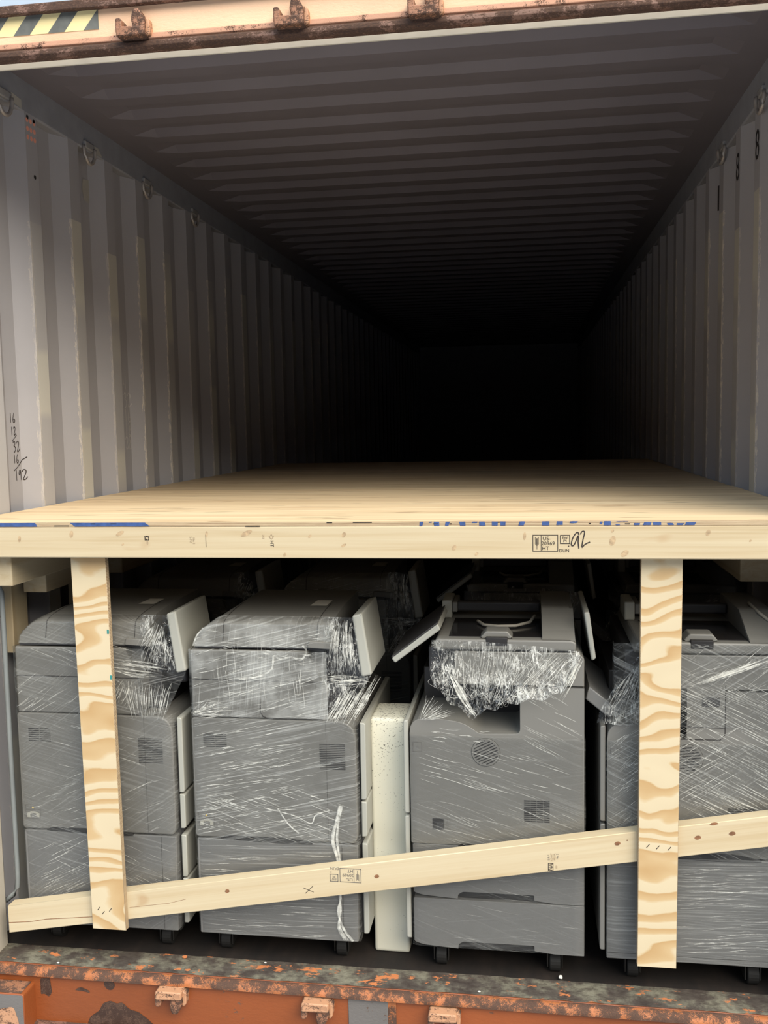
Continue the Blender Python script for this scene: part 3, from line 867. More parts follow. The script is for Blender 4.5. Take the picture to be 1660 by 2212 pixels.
def knots(mb, lst, y, tilt=0.0):
    for x, z, a, b_ in lst:
        n = 14
        mb.poly([(x + a * math.cos(2 * math.pi * k / n) * (1 + 0.15 * math.sin(3 * k)), y, z + b_ * math.sin(2 * math.pi * k / n) + tilt * a * math.cos(2 * math.pi * k / n)) for k in range(n)], M['knot'])
XR_, ZU_ = (1, 0, 0), (0, 0, 1)
mb = MB()
def stamp(mb, cx, cz, flip, m, s=1.0):
    r = Vector((flip, 0, 0)); u = Vector((0, 0, flip)); o = Vector((cx, 0, cz))
    def P(x, z, y): return Vector((cx + flip * x * s, y, cz + flip * z * s))
    y = stamp.y
    mb.frame(P(-0.011, 0, y), r, u, 0.062 * s, 0.041 * s, 0.0016 * s, m)
    mb.ribbon([P(-0.0215, -0.0205, y), P(-0.0215, 0.0205, y)], 0.0014 * s, m, (0, -1, 0))
    for t, zz in (('US-', 0.0115), ('20969', -0.001), ('HT', -0.0135)):
        wd = {'US-': 0.0, '20969': 0.0035, 'HT': -0.003}[t]
        mb.text(t, 0.0135 * s, P(-0.0075 + wd, zz, y), r, u, m, 1.0)
    mb.ribbon([P(-0.0318, -0.016, y), P(-0.0318, 0.012, y)], 0.0010 * s, m, (0, -1, 0))
    for k in range(6):
        for sg in (-1, 1):
            mb.ribbon([P(-0.0318, -0.006 + 0.0033 * k, y), P(-0.0318 + sg * 0.005, -0.001 + 0.0033 * k, y)], 0.0011 * s, m, (0, -1, 0))
    mb.frame(P(0.038, 0.0095, y), r, u, 0.023 * s, 0.021 * s, 0.0018 * s, m)
    mb.text('EW', 0.0092 * s, P(0.038, 0.0135, y), r, u, m); mb.text('PI', 0.0092 * s, P(0.038, 0.0055, y), r, u, m, 1.3)
    mb.box(*sorted((P(0.0455, 0, y).x, P(0.0485, 0, y).x)), y - 0.0002, y + 0.0004, *sorted((P(0, -0.0085, y).z, P(0, -0.0062, y).z)), m)
    mb.text('DUN', 0.0115 * s, P(0.036, -0.0195, y), r, u, m)
stamp.y = YF
stamp(mb, 0.475, 1.2440, 1, M['ink'])
mb.build('ink_stamp', beam, label='black heat treatment stamp')
mb = MB()
o_, h_ = Vector((0.527, YF, 1.2285)), 0.044
for st in ([(0.44, 0.82), (0.40, 0.96), (0.30, 0.95), (0.12, 0.66), (0.03, 0.30), (0.10, 0.20), (0.22, 0.32), (0.40, 0.78), (0.40, 0.40), (0.44, 0.05)],
           [(0.52, 0.86), (0.60, 1.02), (0.72, 1.04), (0.74, 0.92), (0.66, 0.55), (0.60, 0.12), (0.74, 0.26), (0.90, 0.36), (1.04, 0.42)]):
    mb.ribbon([o_ + Vector((q.x * h_ * 1.05, 0, q.y * h_)) for q in smooth_line(st)], 0.0028, M['ink'])
mb.build('handwritten_number', beam, label='handwritten 92')
mb = MB()
D_, RT_ = (0, 0, -1), (1, 0, 0)     # letters lying on their side, reading downwards
mb.text('G', 0.015, (-0.596, YF, 1.2575), D_, RT_, M['ink']); mb.frame((-0.596, YF, 1.2575), D_, RT_, 0.0105, 0.011, 0.0014, M['ink'])
mb.text('HT', 0.0135, (-0.249, YF, 1.2425), D_, RT_, M['ink'])
mb.frame((-0.250, YF, 1.2605), (0.7, 0, 0.7), (-0.7, 0, 0.7), 0.0085, 0.0085, 0.0014, M['ink_faded'])
mb.text('293', 0.0075, (-0.272, YF, 1.2610), D_, RT_, M['ink_faded'])
mb.text('KD', 0.0065, (-0.595, YF, 1.2445), D_, RT_, M['ink_faded'])
mb.text('S-P-F', 0.0085, (-0.473, YF, 1.2530), D_, RT_, M['ink_faded']); mb.text('No 2', 0.0085, (-0.464, YF, 1.2500), D_, RT_, M['ink_faded'])
mb.ribbon([(-0.4305, YF, 1.2655), (-0.4300, YF, 1.2330)], 0.0012, M['ink'])
mb.build('grade_marks', beam, label='small sideways lumber grade marks')

# plywood strip posts hanging in front of the brace
def strip_post(poly, m, label, stap, teal):
    o = MB()
    o.prism(poly, 0.0275, 0.0455, M['ply_edge'], 'y', 0.001, 1, caps=m)
    ob = tag(o.build('plywood_post'), label, 'plywood post')
    mb = MB()
    for x, z in stap:
        mb.ribbon([(x - 0.004, 0.0270, z - 0.005), (x + 0.004, 0.0270, z + 0.005)], 0.0018, M['ink'])
    mb.build('staple', ob)
    if teal:
        for x, z in teal:
            mb = MB(); mb.box(x, x + 0.006, 0.0268, 0.0276, z - 0.006, z + 0.006, M['teal'], 0.0002, 1); mb.build('teal_mark', ob)
    return ob
strip_post([(-0.8395, 1.27), (-0.7365, 1.27), (-0.7255, 0.118), (-0.8270, 0.118)], M['post_ply_a'],
           'narrow plywood strip post on the left, in front of the leftmost copier', [(-0.805, 0.180), (-0.77, 0.178), (-0.792, 0.168)], [(-0.741, 0.99), (-0.738, 0.86)])
strip_post([(0.7050, 1.27), (0.8075, 1.27), (0.8015, 0.110), (0.7015, 0.110)], M['post_ply_b'],
           'narrow plywood strip post on the right, in front of the rightmost copier', [(0.727, 0.443), (0.752, 0.440), (0.781, 0.438)], None)

# diagonal brace
mb = MB()
sl_ = 0.1735
def bz(x, zl): return zl + sl_ * (x + 1.10)
mb.prism([(-1.10, 0.0765), (1.166, bz(1.166, 0.0765)), (1.166, bz(1.166, 0.159)), (-1.10, 0.159)], 0.0465, 0.0845, M['brace'], 'y', 0.002, 2)
kn = [(-0.426, 0.244, 0.0065, 0.0055), (0.004, 0.311, 0.0066, 0.0052), (0.651, 0.437, 0.0075, 0.0055), (0.855, 0.463, 0.008, 0.0055), (0.941, 0.478, 0.008, 0.0055), (0.895, 0.502, 0.010, 0.004), (0.676, 0.447, 0.002, 0.002)]
knots(mb, kn, 0.0460, 0.17)
mb.ribbon([(-1.099, 0.0460, 0.109), (-1.03, 0.0460, 0.116), (-0.98, 0.0460, 0.127), (-0.90, 0.0460, 0.136), (-0.835, 0.0460, 0.143)], 0.0018, M['knot'], taper=False)
mb.ribbon([(-0.72, 0.0460, 0.178), (-0.66, 0.0460, 0.188), (-0.60, 0.0460, 0.198), (-0.55, 0.0460, 0.213)], 0.0008, M['knot'])
brace = tag(mb.build('diagonal_brace'), 'slanted pine brace with knots crossing in front of the copiers near the floor', 'brace')
mb = MB()
stamp.y = 0.0459
ang = math.atan(sl_)
stamp(mb, -0.080, 0.3095, -1, M['label_line'], 0.95)
mb.build('ink_stamp', brace, label='upside-down heat treatment stamp')
mb = MB()
mb.ribbon([(-0.199, 0.0459, 0.2505), (-0.176, 0.0459, 0.274)], 0.0022, M['ink'], taper=True)
mb.ribbon([(-0.205, 0.0459, 0.2665), (-0.175, 0.0459, 0.2555)], 0.0022, M['ink'], taper=True)
mb.build('cross_mark', brace, label='small black X')
mb = MB()
UPV, LFV = Vector((0.17, 0, 0.985)), Vector((-0.985, 0, 0.17))     # reading upwards along the face
c_ = Vector((0.481, 0.0459, 0.375))
mb.text('NA', 0.0165, c_ + Vector((-0.004, 0, -0.012)), UPV * 0 + Vector((0.10, 0, 0.99)), Vector((-0.99, 0, 0.1)), M['ink'], 0.8)
mb.frame(c_ + Vector((-0.004, 0, -0.012)), (0, 0, 1), (-1, 0, 0), 0.020, 0.0125, 0.0015, M['ink'])
for i, t in enumerate(('S-P-F', 'KD-HT', 'HLUA', 'No 3')):
    mb.text(t, 0.0075, c_ + Vector((-0.009 + 0.0075 * i, 0, 0.014 + 0.0015 * i)), (0, 0, 1), (-1, 0, 0), M['ink_faded'] if i in (1, 2) else M['label_line'])
mb.text('103', 0.0065, c_ + Vector((0.011, 0, -0.012)), (0, 0, 1), (-1, 0, 0), M['ink_faded'])
mb.build('grade_marks', brace, label='sideways lumber grade stamp')

# ledgers and studs along the walls, below the deck
mb = MB(); mb.box(-1.105, -1.018, 0.030, 2.35, 1.115, 1.2030, M['ledger'], 0.004)
mb.box(-1.105, -1.03, 0.24, 0.62, 1.06, 1.1155, M['ledger'], 0.003); mb.box(-1.105, -1.035, 0.80, 1.2, 1.03, 1.1155, M['ledger'], 0.003)
tag(mb.build('side_beam'), 'timber side beam running back along the left wall under the deck', 'beam')
mb = MB(); mb.box(-1.1555, -1.122, 0.20, 0.289, 0.88, 1.20, M['stud'], 0.003)
tag(mb.build('timber_stud'), 'pale upright stud behind the leftmost copier, left of its lid', 'stud')
mb = MB(); mb.box(-1.1555, -1.122, 0.62, 0.71, 0.88, 1.20, M['stud'], 0.003)
tag(mb.build('timber_stud'), 'dim upright stud deeper along the left wall behind the pale stud', 'stud')
mb = MB(); mb.box(1.03, 1.115, 0.42, 2.35, 1.075, 1.16, M['ledger'], 0.004)
tag(mb.build('side_beam'), 'dark timber side beam under the deck at the right edge', 'beam')

# ------------------------------------------------------------------ copiers
rnd = random.Random(11)

def streaks(mb, x0, x1, z0, z1, y, ang, jit, n, lmin, lmax, w, inside=None):
    for _ in range(n):
        for _t in range(20):
            cx, cz = rnd.uniform(x0, x1), rnd.uniform(z0, z1)
            if inside is None or inside(cx, cz): break
        a = math.radians(ang + rnd.uniform(-jit, jit)); l_ = rnd.uniform(lmin, lmax) * rnd.uniform(0.5, 1)
        dx, dz = math.cos(a) * l_ / 2, math.sin(a) * l_ / 2
        bow = rnd.uniform(-0.04, 0.04) * l_
        yy = y(cx, cz) if callable(y) else y
        pts = []
        for k in range(5):
            t = -1 + 2 * k / 4
            px, pz = cx + dx * t - dz / max(l_, 1e-6) * bow * (1 - t * t) * 2, cz + dz * t + dx / max(l_, 1e-6) * bow * (1 - t * t) * 2
            if px < x0 - 0.004 or px > x1 + 0.004: continue
            pts.append((px, yy - rnd.uniform(0, 0.0004), pz))
        if len(pts) > 1: mb.ribbon(pts, w * 0.75 * rnd.uniform(0.3, 1.3), M['crease_glint'], (0, -1, 0), True)

def fan(mb, A, B, n, w, jit=0.006, bow=0.01):
    """folds running from points along polyline A to points along polyline B"""
    def along(P, t):
        f = t * (len(P) - 1); i = min(int(f), len(P) - 2)
        return Vector(P[i]).lerp(Vector(P[i + 1]), f - i)
    for k in range(n):
        t = (k + rnd.uniform(0.1, 0.9)) / n
        a = along(A, min(1, max(0, t + rnd.uniform(-0.03, 0.03)))); b = along(B, min(1, max(0, t + rnd.uniform(-0.05, 0.05))))
        l0, l1 = rnd.uniform(0, 0.25), rnd.uniform(0.6, 1.0)
        bw = Vector((rnd.uniform(-1, 1), rnd.uniform(-0.4, 0.1), rnd.uniform(-1, 1))) * bow
        pts = [a.lerp(b, l0 + (l1 - l0) * q / 5) + bw * math.sin(math.pi * q / 5) + Vector((0, rnd.uniform(-1, 0) * 0.002, 0)) for q in range(6)]
        mb.ribbon(pts, w * 0.62 * rnd.uniform(0.3, 1.5), M['crease_glint'], (0, -1, 0.2), True)

def casters(o, xs_, y0, y1):
    for x in xs_:
        for y in (y0, y1):
            mb = MB()
            mb.box(x - 0.022, x + 0.022, y - 0.02, y + 0.02, 0.070, 0.0875, M['caster_metal'], 0.003)
            for s in (-1, 1): mb.box(x + s * 0.020 - 0.002, x + s * 0.020 + 0.002, y - 0.012, y + 0.03, 0.02, 0.072, M['caster_metal'], 0.001, 1)
            c = mb.build('caster', o)
            mb = MB(); mb.cyl((x - 0.015, y + 0.012, 0.0315), 0.031, 0.030, M['rubber'], 'x', 22, 0.004)
            mb.build('wheel', c)

def seam_line(mb, pts, y, w=0.0022):
    mb.ribbon([(p[0], y, p[1]) for p in pts], w, M['seam'])

def vent_rows(o, x0, x1, z0, z1, n, cols, y=0.0, name='vent', t=0.45, tilt=0.0):
    mb = MB(); cw = (x1 - x0) / cols
    for k in range(n):
        z = z0 + (z1 - z0) * (k + 0.5) / n; h = (z1 - z0) / n * t
        for c in range(cols):
            a, b_ = x0 + cw * c + cw * 0.03, x0 + cw * (c + 1) - cw * 0.03
            mb.box(a, b_, y - 0.0004, y + 0.003, z - h / 2, z + h / 2, M['recess'])
    return mb.build(name, o)

def warning_label(o, x0, x1, z0, z1):
    mb = MB(); y = -0.0005
    cx, cz = (x0 + x1) / 2, (z0 + z1) / 2
    mb.frame((cx, y, cz), XR_, ZU_, x1 - x0, z1 - z0, 0.0012, M['label_line'])
    mb.ribbon([(x0, y, z0 + (z1 - z0) * .66), (x1, y, z0 + (z1 - z0) * .66)], 0.001, M['label_line'])
    zc = z0 + (z1 - z0) * .71; h = (z1 - z0) * .24
    mb.poly([(cx - h * .6, y, zc), (cx + h * .6, y, zc), (cx, y, zc + h)], M['label_line'])
    mb.poly([(cx - h * .42, y - .0003, zc + .0012), (cx + h * .42, y - .0003, zc + .0012), (cx, y - .0003, zc + h * .8)], M['label_yellow'])
    mb.ribbon([(cx - .008, y, zc - .004), (cx + .008, y, zc - .004)], 0.002, M['label_line'])
    pic = [(x0 + .003, z0 + .004), (x0 + .014, z0 + .003), (x0 + .013, z0 + .012), (x0 + .024, z0 + .016), (x1 - .012, z0 + .015), (x1 - .014, z0 + .006), (x1 - .004, z0 + .004), (x1 - .003, z0 + .016), (x1 - .016, z0 + .022), (x0 + .016, z0 + .022), (x0 + .004, z0 + .016)]
    mb.poly([(p[0], y, p[1]) for p in pic], M['label_art'])
    mb.frame((cx, y - .0002, z0 + .012), XR_, ZU_, 0.014, 0.008, 0.0008, M['label_line'])
    return mb.build('warning_label', o, label='small warning label with yellow triangle')

FILM = {
    'a1': film_material('film_light_wrap', -14, 35, 0.04, 0.0, 0.15, 0.12),
    'a2': film_material('film_heavy_wrap', 13, -18, 0.07, 2.0, 0.30, 0.12),
    'a3': film_material('film_frosted_wrap', 14, 84, 0.34, 3.0, 0.34, 0.22),
    'b1': film_material('film_sparse_wrap', -20, 8, 0.02, 5.0, 0.10, 0.06),
    'b2': film_material('film_crossed_wrap', -26, 34, 0.05, 9.0, 0.28, 0.20),
    'low': film_material('film_level_wrap', 2, -4, 0.02, 12.0, 0.22, 0.12),
}

def wrap_sheet(mb, x0, x1, z0, z1, y, m, nx=24, nz=26, amp=0.0022, left=0.10, right=0.0, yfun=None, sd=0.0):
    """film lying on the side face and turning round its two upright corners"""
    Wd = left + (x1 - x0) + right
    def f(u, v):
        s = u * Wd - left; z = z0 + (z1 - z0) * v
        nz_ = noise.noise(Vector((s * 9 + sd, z * 9, sd))) * amp
        if s < 0: return Vector((x0 - 0.003 - abs(nz_), y - s, z))
        if s > x1 - x0: return Vector((x1 + 0.003 + abs(nz_), y + s - (x1 - x0), z))
        yy = y - abs(nz_) + (yfun(x0 + s, z) if yfun else 0)
        return Vector((x0 + s, yy, z))
    mb.grid(f, nx, nz, m)

def adf_y(x, z):            # how far the rounded lid front lies behind the side face
    if z < 0.985: return 0.012 * max(0, (z - 0.94) / 0.045)
    t = min(1, (z - 0.985) / 0.035)
    return 0.012 + 0.14 * t * t

def copier_a(label, heavy):
    """copier seen from its side: lid on top, control panel tilted at its right-hand front edge"""
    o = empty('copier', (0, 0, 0), label, 'copier', 'film-wrapped copiers')
    P, PL = M['plastic'], M['plastic_light']
    D = 0.53
    mb = MB(); mb.prism(rounded([(0.004, 0.085), (0.472, 0.085), (0.476, 0.3715), (0.004, 0.3715)], 0.005, 3), 0.0, D, M['plastic_low'], 'y', 0.003)
    seam_line(mb, [(0.43, 0.09), (0.43, 0.37)], -0.0006, 0.0012)
    mb.build('paper_cabinet', o)
    mb = MB(); mb.prism(rounded([(0.0, 0.376), (0.470, 0.376), (0.477, 0.40), (0.477, 0.728), (0.0, 0.728)], [0.012, 0.01, 0.01, 0.055, 0.010], 8), 0.0, D, P, 'y', 0.005, 3)
    seam_line(mb, [(0.392, 0.38), (0.392, 0.726)], -0.0006, 0.0008)
    mb.build('main_body', o)
    mb = MB()
    mb.prism([(0.075, 0.3745), (0.09, 0.384), (0.27, 0.384), (0.345, 0.375), (0.345, 0.368), (0.27, 0.366), (0.09, 0.372)], -0.0008, 0.01, M['recess'], 'y')
    mb.build('finger_slot', o)
    # upper body, stepped back at right where the paper comes out
    mb = MB(); mb.prism(rounded([(0.004, 0.730), (0.385, 0.730), (0.385, 0.842), (0.345, 0.842), (0.345, 0.926), (0.004, 0.926)], [0.002, 0.012, 0.001, 0.001, 0.001, 0.006], 4), 0.002, D, P, 'y', 0.004)
    seam_line(mb, [(0.004, 0.840), (0.385, 0.838)], 0.0012, 0.003)
    seam_line(mb, [(0.205, 0.838), (0.205, 0.748), (0.212, 0.736), (0.224, 0.732), (0.384, 0.731)], 0.0012, 0.0026)
    mb.build('upper_body', o)
    mb = MB(); mb.box(0.345, 0.425, 0.07, D, 0.732, 0.93, M['plastic_dark'], 0.004)
    mb.build('output_bay', o, label='dark paper output bay')
    mb = MB(); mb.prism(rounded([(0.345, 0.845), (0.382, 0.845), (0.382, 0.925), (0.345, 0.925)], 0.002, 2), 0.045, 0.07, M['plastic_low'], 'y')
    mb.build('bay_column', o)
    # rounded document lid
    mb = MB()
    prof_l = [(0.0, 0.938), (0.0, 0.950), (0.012, 0.975), (0.030, 1.005), (0.062, 1.040), (0.11, 1.058), (0.20, 1.066), (0.33, 1.066), (0.42, 1.058)]
    NU, NV = 34, 22
    def lid(u, v):
        x = 0.018 + (0.415 - 0.018) * u
        a = v * math.pi * 0.5
        if v < 0.5:
            t = v / 0.5; z = 0.936 + 0.056 * t; yy = 0.004 + 0.014 * t
        else:
            t = (v - 0.5) / 0.5; z = 0.992 + 0.030 * math.sin(t * math.pi / 2); yy = 0.018 + 0.16 * (1 - math.cos(t * math.pi / 2)) + 0.25 * t ** 4
        lx = (x - 0.018)
        lim = 0.945 + 0.078 * min(1, (lx + 0.003) / 0.085) ** 0.6       # left shoulder rounds off
        z = min(z, lim)
        return Vector((x, yy, z))
    mb.grid(lid, NU, NV, P)
    # closing left and right cheeks and bottom
    def cheek(xx, flip):
        col = [lid(0 if flip else 1, k / NV) for k in range(NV + 1)]
        f = mb.bm.faces.new([mb.bm.verts.new(c) for c in (col + [Vector((xx, 0.43, 0.936))])]); mb._tag([f], P)
    cheek(0.018, True); cheek(0.415, False)
    mb.prism([(0.018, 0.930), (0.415, 0.930), (0.415, 0.9385), (0.018, 0.9385)], 0.006, 0.45, M['plastic_dark'], 'y')
    for xs_ in (0.10, 0.372):
        mb.ribbon([lid((xs_ - 0.018) / 0.397, 0.12 + 0.055 * k) + Vector((0, -0.0012, 0.0012)) for k in range(15)], 0.0024, M['seam'], (0, -0.7, 0.7))
    mb.build('document_lid', o)
    mb = MB(); c_ = [lid((x - .018) / .397, v) + Vector((0, -0.001, 0.0016)) for x, v in ((0.315, 0.86), (0.365, 0.86), (0.368, 0.915), (0.322, 0.915))]
    mb.poly(c_, M['label']); mb.build('paper_label', o, label='pale paper label')
    # lid latch at right
    mb = MB(); mb.prism(rounded([(0.345, 0.936), (0.425, 0.932), (0.425, 0.952), (0.350, 0.956)], 0.004, 3), -0.004, 0.05, P, 'y', 0.003); mb.build('lid_corner', o)
    # control panel
    mb = MB()
    mb.prism(rounded([(0.474, 1.028), (0.502, 1.036), (0.527, 0.864), (0.497, 0.857)], 0.006, 3), -0.004, 0.25, PL, 'y', 0.006, 3)
    mb.build('control_panel', o, label='tilted light grey control panel')
    mb = MB(); mb.box(0.40, 0.49, 0.10, 0.30, 0.80, 0.90, M['plastic_dark'], 0.01); mb.build('panel_arm', o)
    # front doors and drawer fronts, seen edge-on at right
    for nm, z0, z1 in (('front_door', 0.500, 0.722), ('front_door', 0.392, 0.494), ('paper_drawer', 0.245, 0.372), ('paper_drawer', 0.105, 0.240)):
        mb = MB()
        pl = rounded([(0.486, z0), (0.502, z0), (0.502, z1), (0.486, z1)], [0.002, 0.008, 0.012 if z1 > 0.7 else 0.006, 0.002], 4)
        mb.prism(pl, 0.012, D - 0.03, PL, 'y', 0.003)
        mb.build(nm, o)
    mb = MB(); mb.box(0.470, 0.487, 0.03, D - 0.03, 0.10, 0.70, M['plastic_dark']); mb.build('inner_chassis', o)
    vent_rows(o, 0.033, 0.104, 0.642, 0.684, 7, 2)
    vent_rows(o, 0.370, 0.448, 0.588, 0.664, 15, 1)
    warning_label(o, 0.012, 0.058, 0.407, 0.449)
    casters(o, (0.06, 0.41), 0.07, D - 0.06)
    # stretch film
    mb = MB()
    up_m, mid_m = (FILM['a3'], FILM['a2']) if heavy else (FILM['a1'], FILM['a1'])
    wrap_sheet(mb, 0.0, 0.478, 0.37, 0.735, -0.0045, mid_m, 30, 24, 0.002, 0.12, 0.06, None, 1.0)
    wrap_sheet(mb, 0.002, 0.476, 0.088, 0.37, -0.004, FILM['low'] if heavy else FILM['a1'], 24, 14, 0.0015, 0.12, 0.06, None, 2.0)
    wrap_sheet(mb, 0.002, 0.40, 0.735, 0.926, -0.004, up_m, 34, 22, 0.003, 0.06, 0.0, None, 3.0)
    def lid_film(u, v):
        q = lid(u, v * 0.72)
        return q + Vector((0, -0.006 - 0.003 * abs(noise.noise(q * 14)), 0.002 * v))
    mb.grid(lid_film, 34, 20, up_m)
    # bridge to the control panel, and the gathered skirt below it
    mb.grid(lambda u, v: Vector((0.395 + (0.090 + 0.012 * (1 - v)) * u, -0.006 + 0.006 * noise.noise(Vector((u * 6, v * 9, 2))), 0.86 + 0.165 * v)), 16, 16, M['crumple'])
    mb.grid(lambda u, v: Vector((0.385 + (0.075 + 0.06 * v) * u, -0.004 + 0.02 * u * v + 0.006 * noise.noise(Vector((u * 7, v * 8, 5))), 0.735 + 0.122 * v)), 16, 16, M['crumple'] if heavy else FILM['a2'])
    if heavy:
        streaks(mb, 0.01, 0.39, 0.39, 0.72, -0.0075, 12, 5, 150, 0.03, 0.13, 0.0022)
        streaks(mb, 0.01, 0.46, 0.38, 0.52, -0.0075, -17, 5, 55, 0.05, 0.16, 0.002)
        streaks(mb, 0.01, 0.38, 0.74, 0.90, -0.0095, 15, 8, 60, 0.04, 0.13, 0.002)
        streaks(mb, 0.06, 0.34, 0.80, 0.95, -0.0100, 92, 8, 45, 0.03, 0.10, 0.0016)
        streaks(mb, 0.02, 0.40, 0.90, 0.985, lambda x, z: -0.010 + adf_y(x, z), 4, 16, 70, 0.015, 0.06, 0.0022)
        streaks(mb, 0.01, 0.40, 0.10, 0.36, -0.0065, 0, 2, 60, 0.05, 0.22, 0.0016)
        fan(mb, [(0.385, -0.012, 0.728), (0.47, -0.010, 0.720)], [(0.455, 0.0, 0.845), (0.555, 0.03, 0.862)], 46, 0.0036, 0.01, 0.006)
        fan(mb, [(0.395, -0.012, 0.86), (0.395, -0.012, 0.835)], [(0.50, 0.0, 0.855), (0.53, 0.0, 0.84)], 16, 0.0035)
        fan(mb, [(0.43, -0.012, 1.02), (0.475, -0.012, 1.02)], [(0.40, -0.012, 0.87), (0.485, -0.012, 0.87)], 40, 0.0030, 0.01, 0.008)
        fan(mb, [(0.001, -0.010, 0.742), (0.006, -0.010, 0.735)], [(0.06, -0.010, 0.80), (0.16, -0.010, 0.745)], 18, 0.0024)
        # one loose tail of film hanging down at the right
        for k in range(5):
            dx = rnd.uniform(-0.007, 0.007)
            tail = [(0.434 + dx, 0.49), (0.422 + dx, 0.44), (0.415 + dx * 2, 0.39), (0.424 + dx, 0.33), (0.421 + dx, 0.28), (0.425 + dx * .5, 0.22), (0.419 - dx, 0.18), (0.428 + dx * 2, 0.13), (0.452 + dx * 3, 0.095)]
            mb.ribbon([(q.x, -0.010 - 0.001 * k, q.y) for q in smooth_line(tail, 4)], rnd.uniform(0.002, 0.006), M['crease_glint'], (0, -1, 0))
        loop = [(0.15, 0.845), (0.21, 0.856), (0.245, 0.878), (0.252, 0.915), (0.27, 0.905), (0.30, 0.912), (0.33, 0.905), (0.345, 0.93), (0.335, 0.945)]
        mb.ribbon([(q.x, -0.012, q.y) for q in smooth_line(loop, 5)], 0.005, M['crease_glint'])
        mb.ribbon([(q.x, -0.012, q.y) for q in smooth_line([(0.21, 0.475), (0.30, 0.455), (0.345, 0.435), (0.36, 0.46), (0.40, 0.475)], 5)], 0.003, M['crease_glint'])
        mb.ribbon([(q.x, -0.012, q.y) for q in smooth_line([(0.25, 0.475), (0.28, 0.43), (0.31, 0.405)], 5)], 0.004, M['crease_glint'])
        mb.ribbon([(q.x, -0.006 + 0.006 * i * 0, q.y) for i, q in enumerate(smooth_line([(0.049, 0.990), (0.030, 0.970), (0.020, 0.950), (0.016, 0.938)], 4))], 0.004, M['crease_glint'])  # painted highlight along the lid's rounded left shoulder
    else:
        streaks(mb, 0.01, 0.22, 0.74, 0.84, -0.0075, 35, 6, 24, 0.04, 0.12, 0.0018)
        streaks(mb, 0.05, 0.38, 0.84, 0.93, -0.0085, -20, 5, 16, 0.08, 0.20, 0.0022)
        streaks(mb, 0.12, 0.44, 0.56, 0.70, -0.0075, -14, 3, 18, 0.03, 0.10, 0.0016)
        streaks(mb, 0.03, 0.46, 0.38, 0.55, -0.0075, 20, 8, 46, 0.03, 0.12, 0.0014)
        streaks(mb, 0.05, 0.25, 0.17, 0.345, -0.0065, 26, 4, 46, 0.06, 0.13, 0.0016)
        streaks(mb, 0.10, 0.46, 0.20, 0.345, -0.0065, -22, 4, 36, 0.05, 0.12, 0.0016)
        fan(mb, [(0.33, -0.010, 0.84), (0.49, -0.010, 0.83)], [(0.36, -0.010, 0.725), (0.455, -0.010, 0.72)], 40, 0.0026, 0.01, 0.004)
        fan(mb, [(0.30, -0.010, 0.845), (0.38, -0.010, 0.84)], [(0.20, -0.008, 0.74), (0.34, -0.008, 0.73)], 26, 0.0022)
        fan(mb, [(0.44, -0.012, 1.01), (0.475, -0.012, 1.0)], [(0.38, -0.012, 0.93), (0.43, -0.012, 0.86)], 24, 0.0030, 0.01, 0.008)
        fan(mb, [(0.30, -0.010, 0.90), (0.30, -0.010, 0.86)], [(0.475, -0.010, 0.88), (0.48, -0.010, 0.84)], 22, 0.0018)
    mb.build('stretch_film', o, label='clear stretch film')
    return o

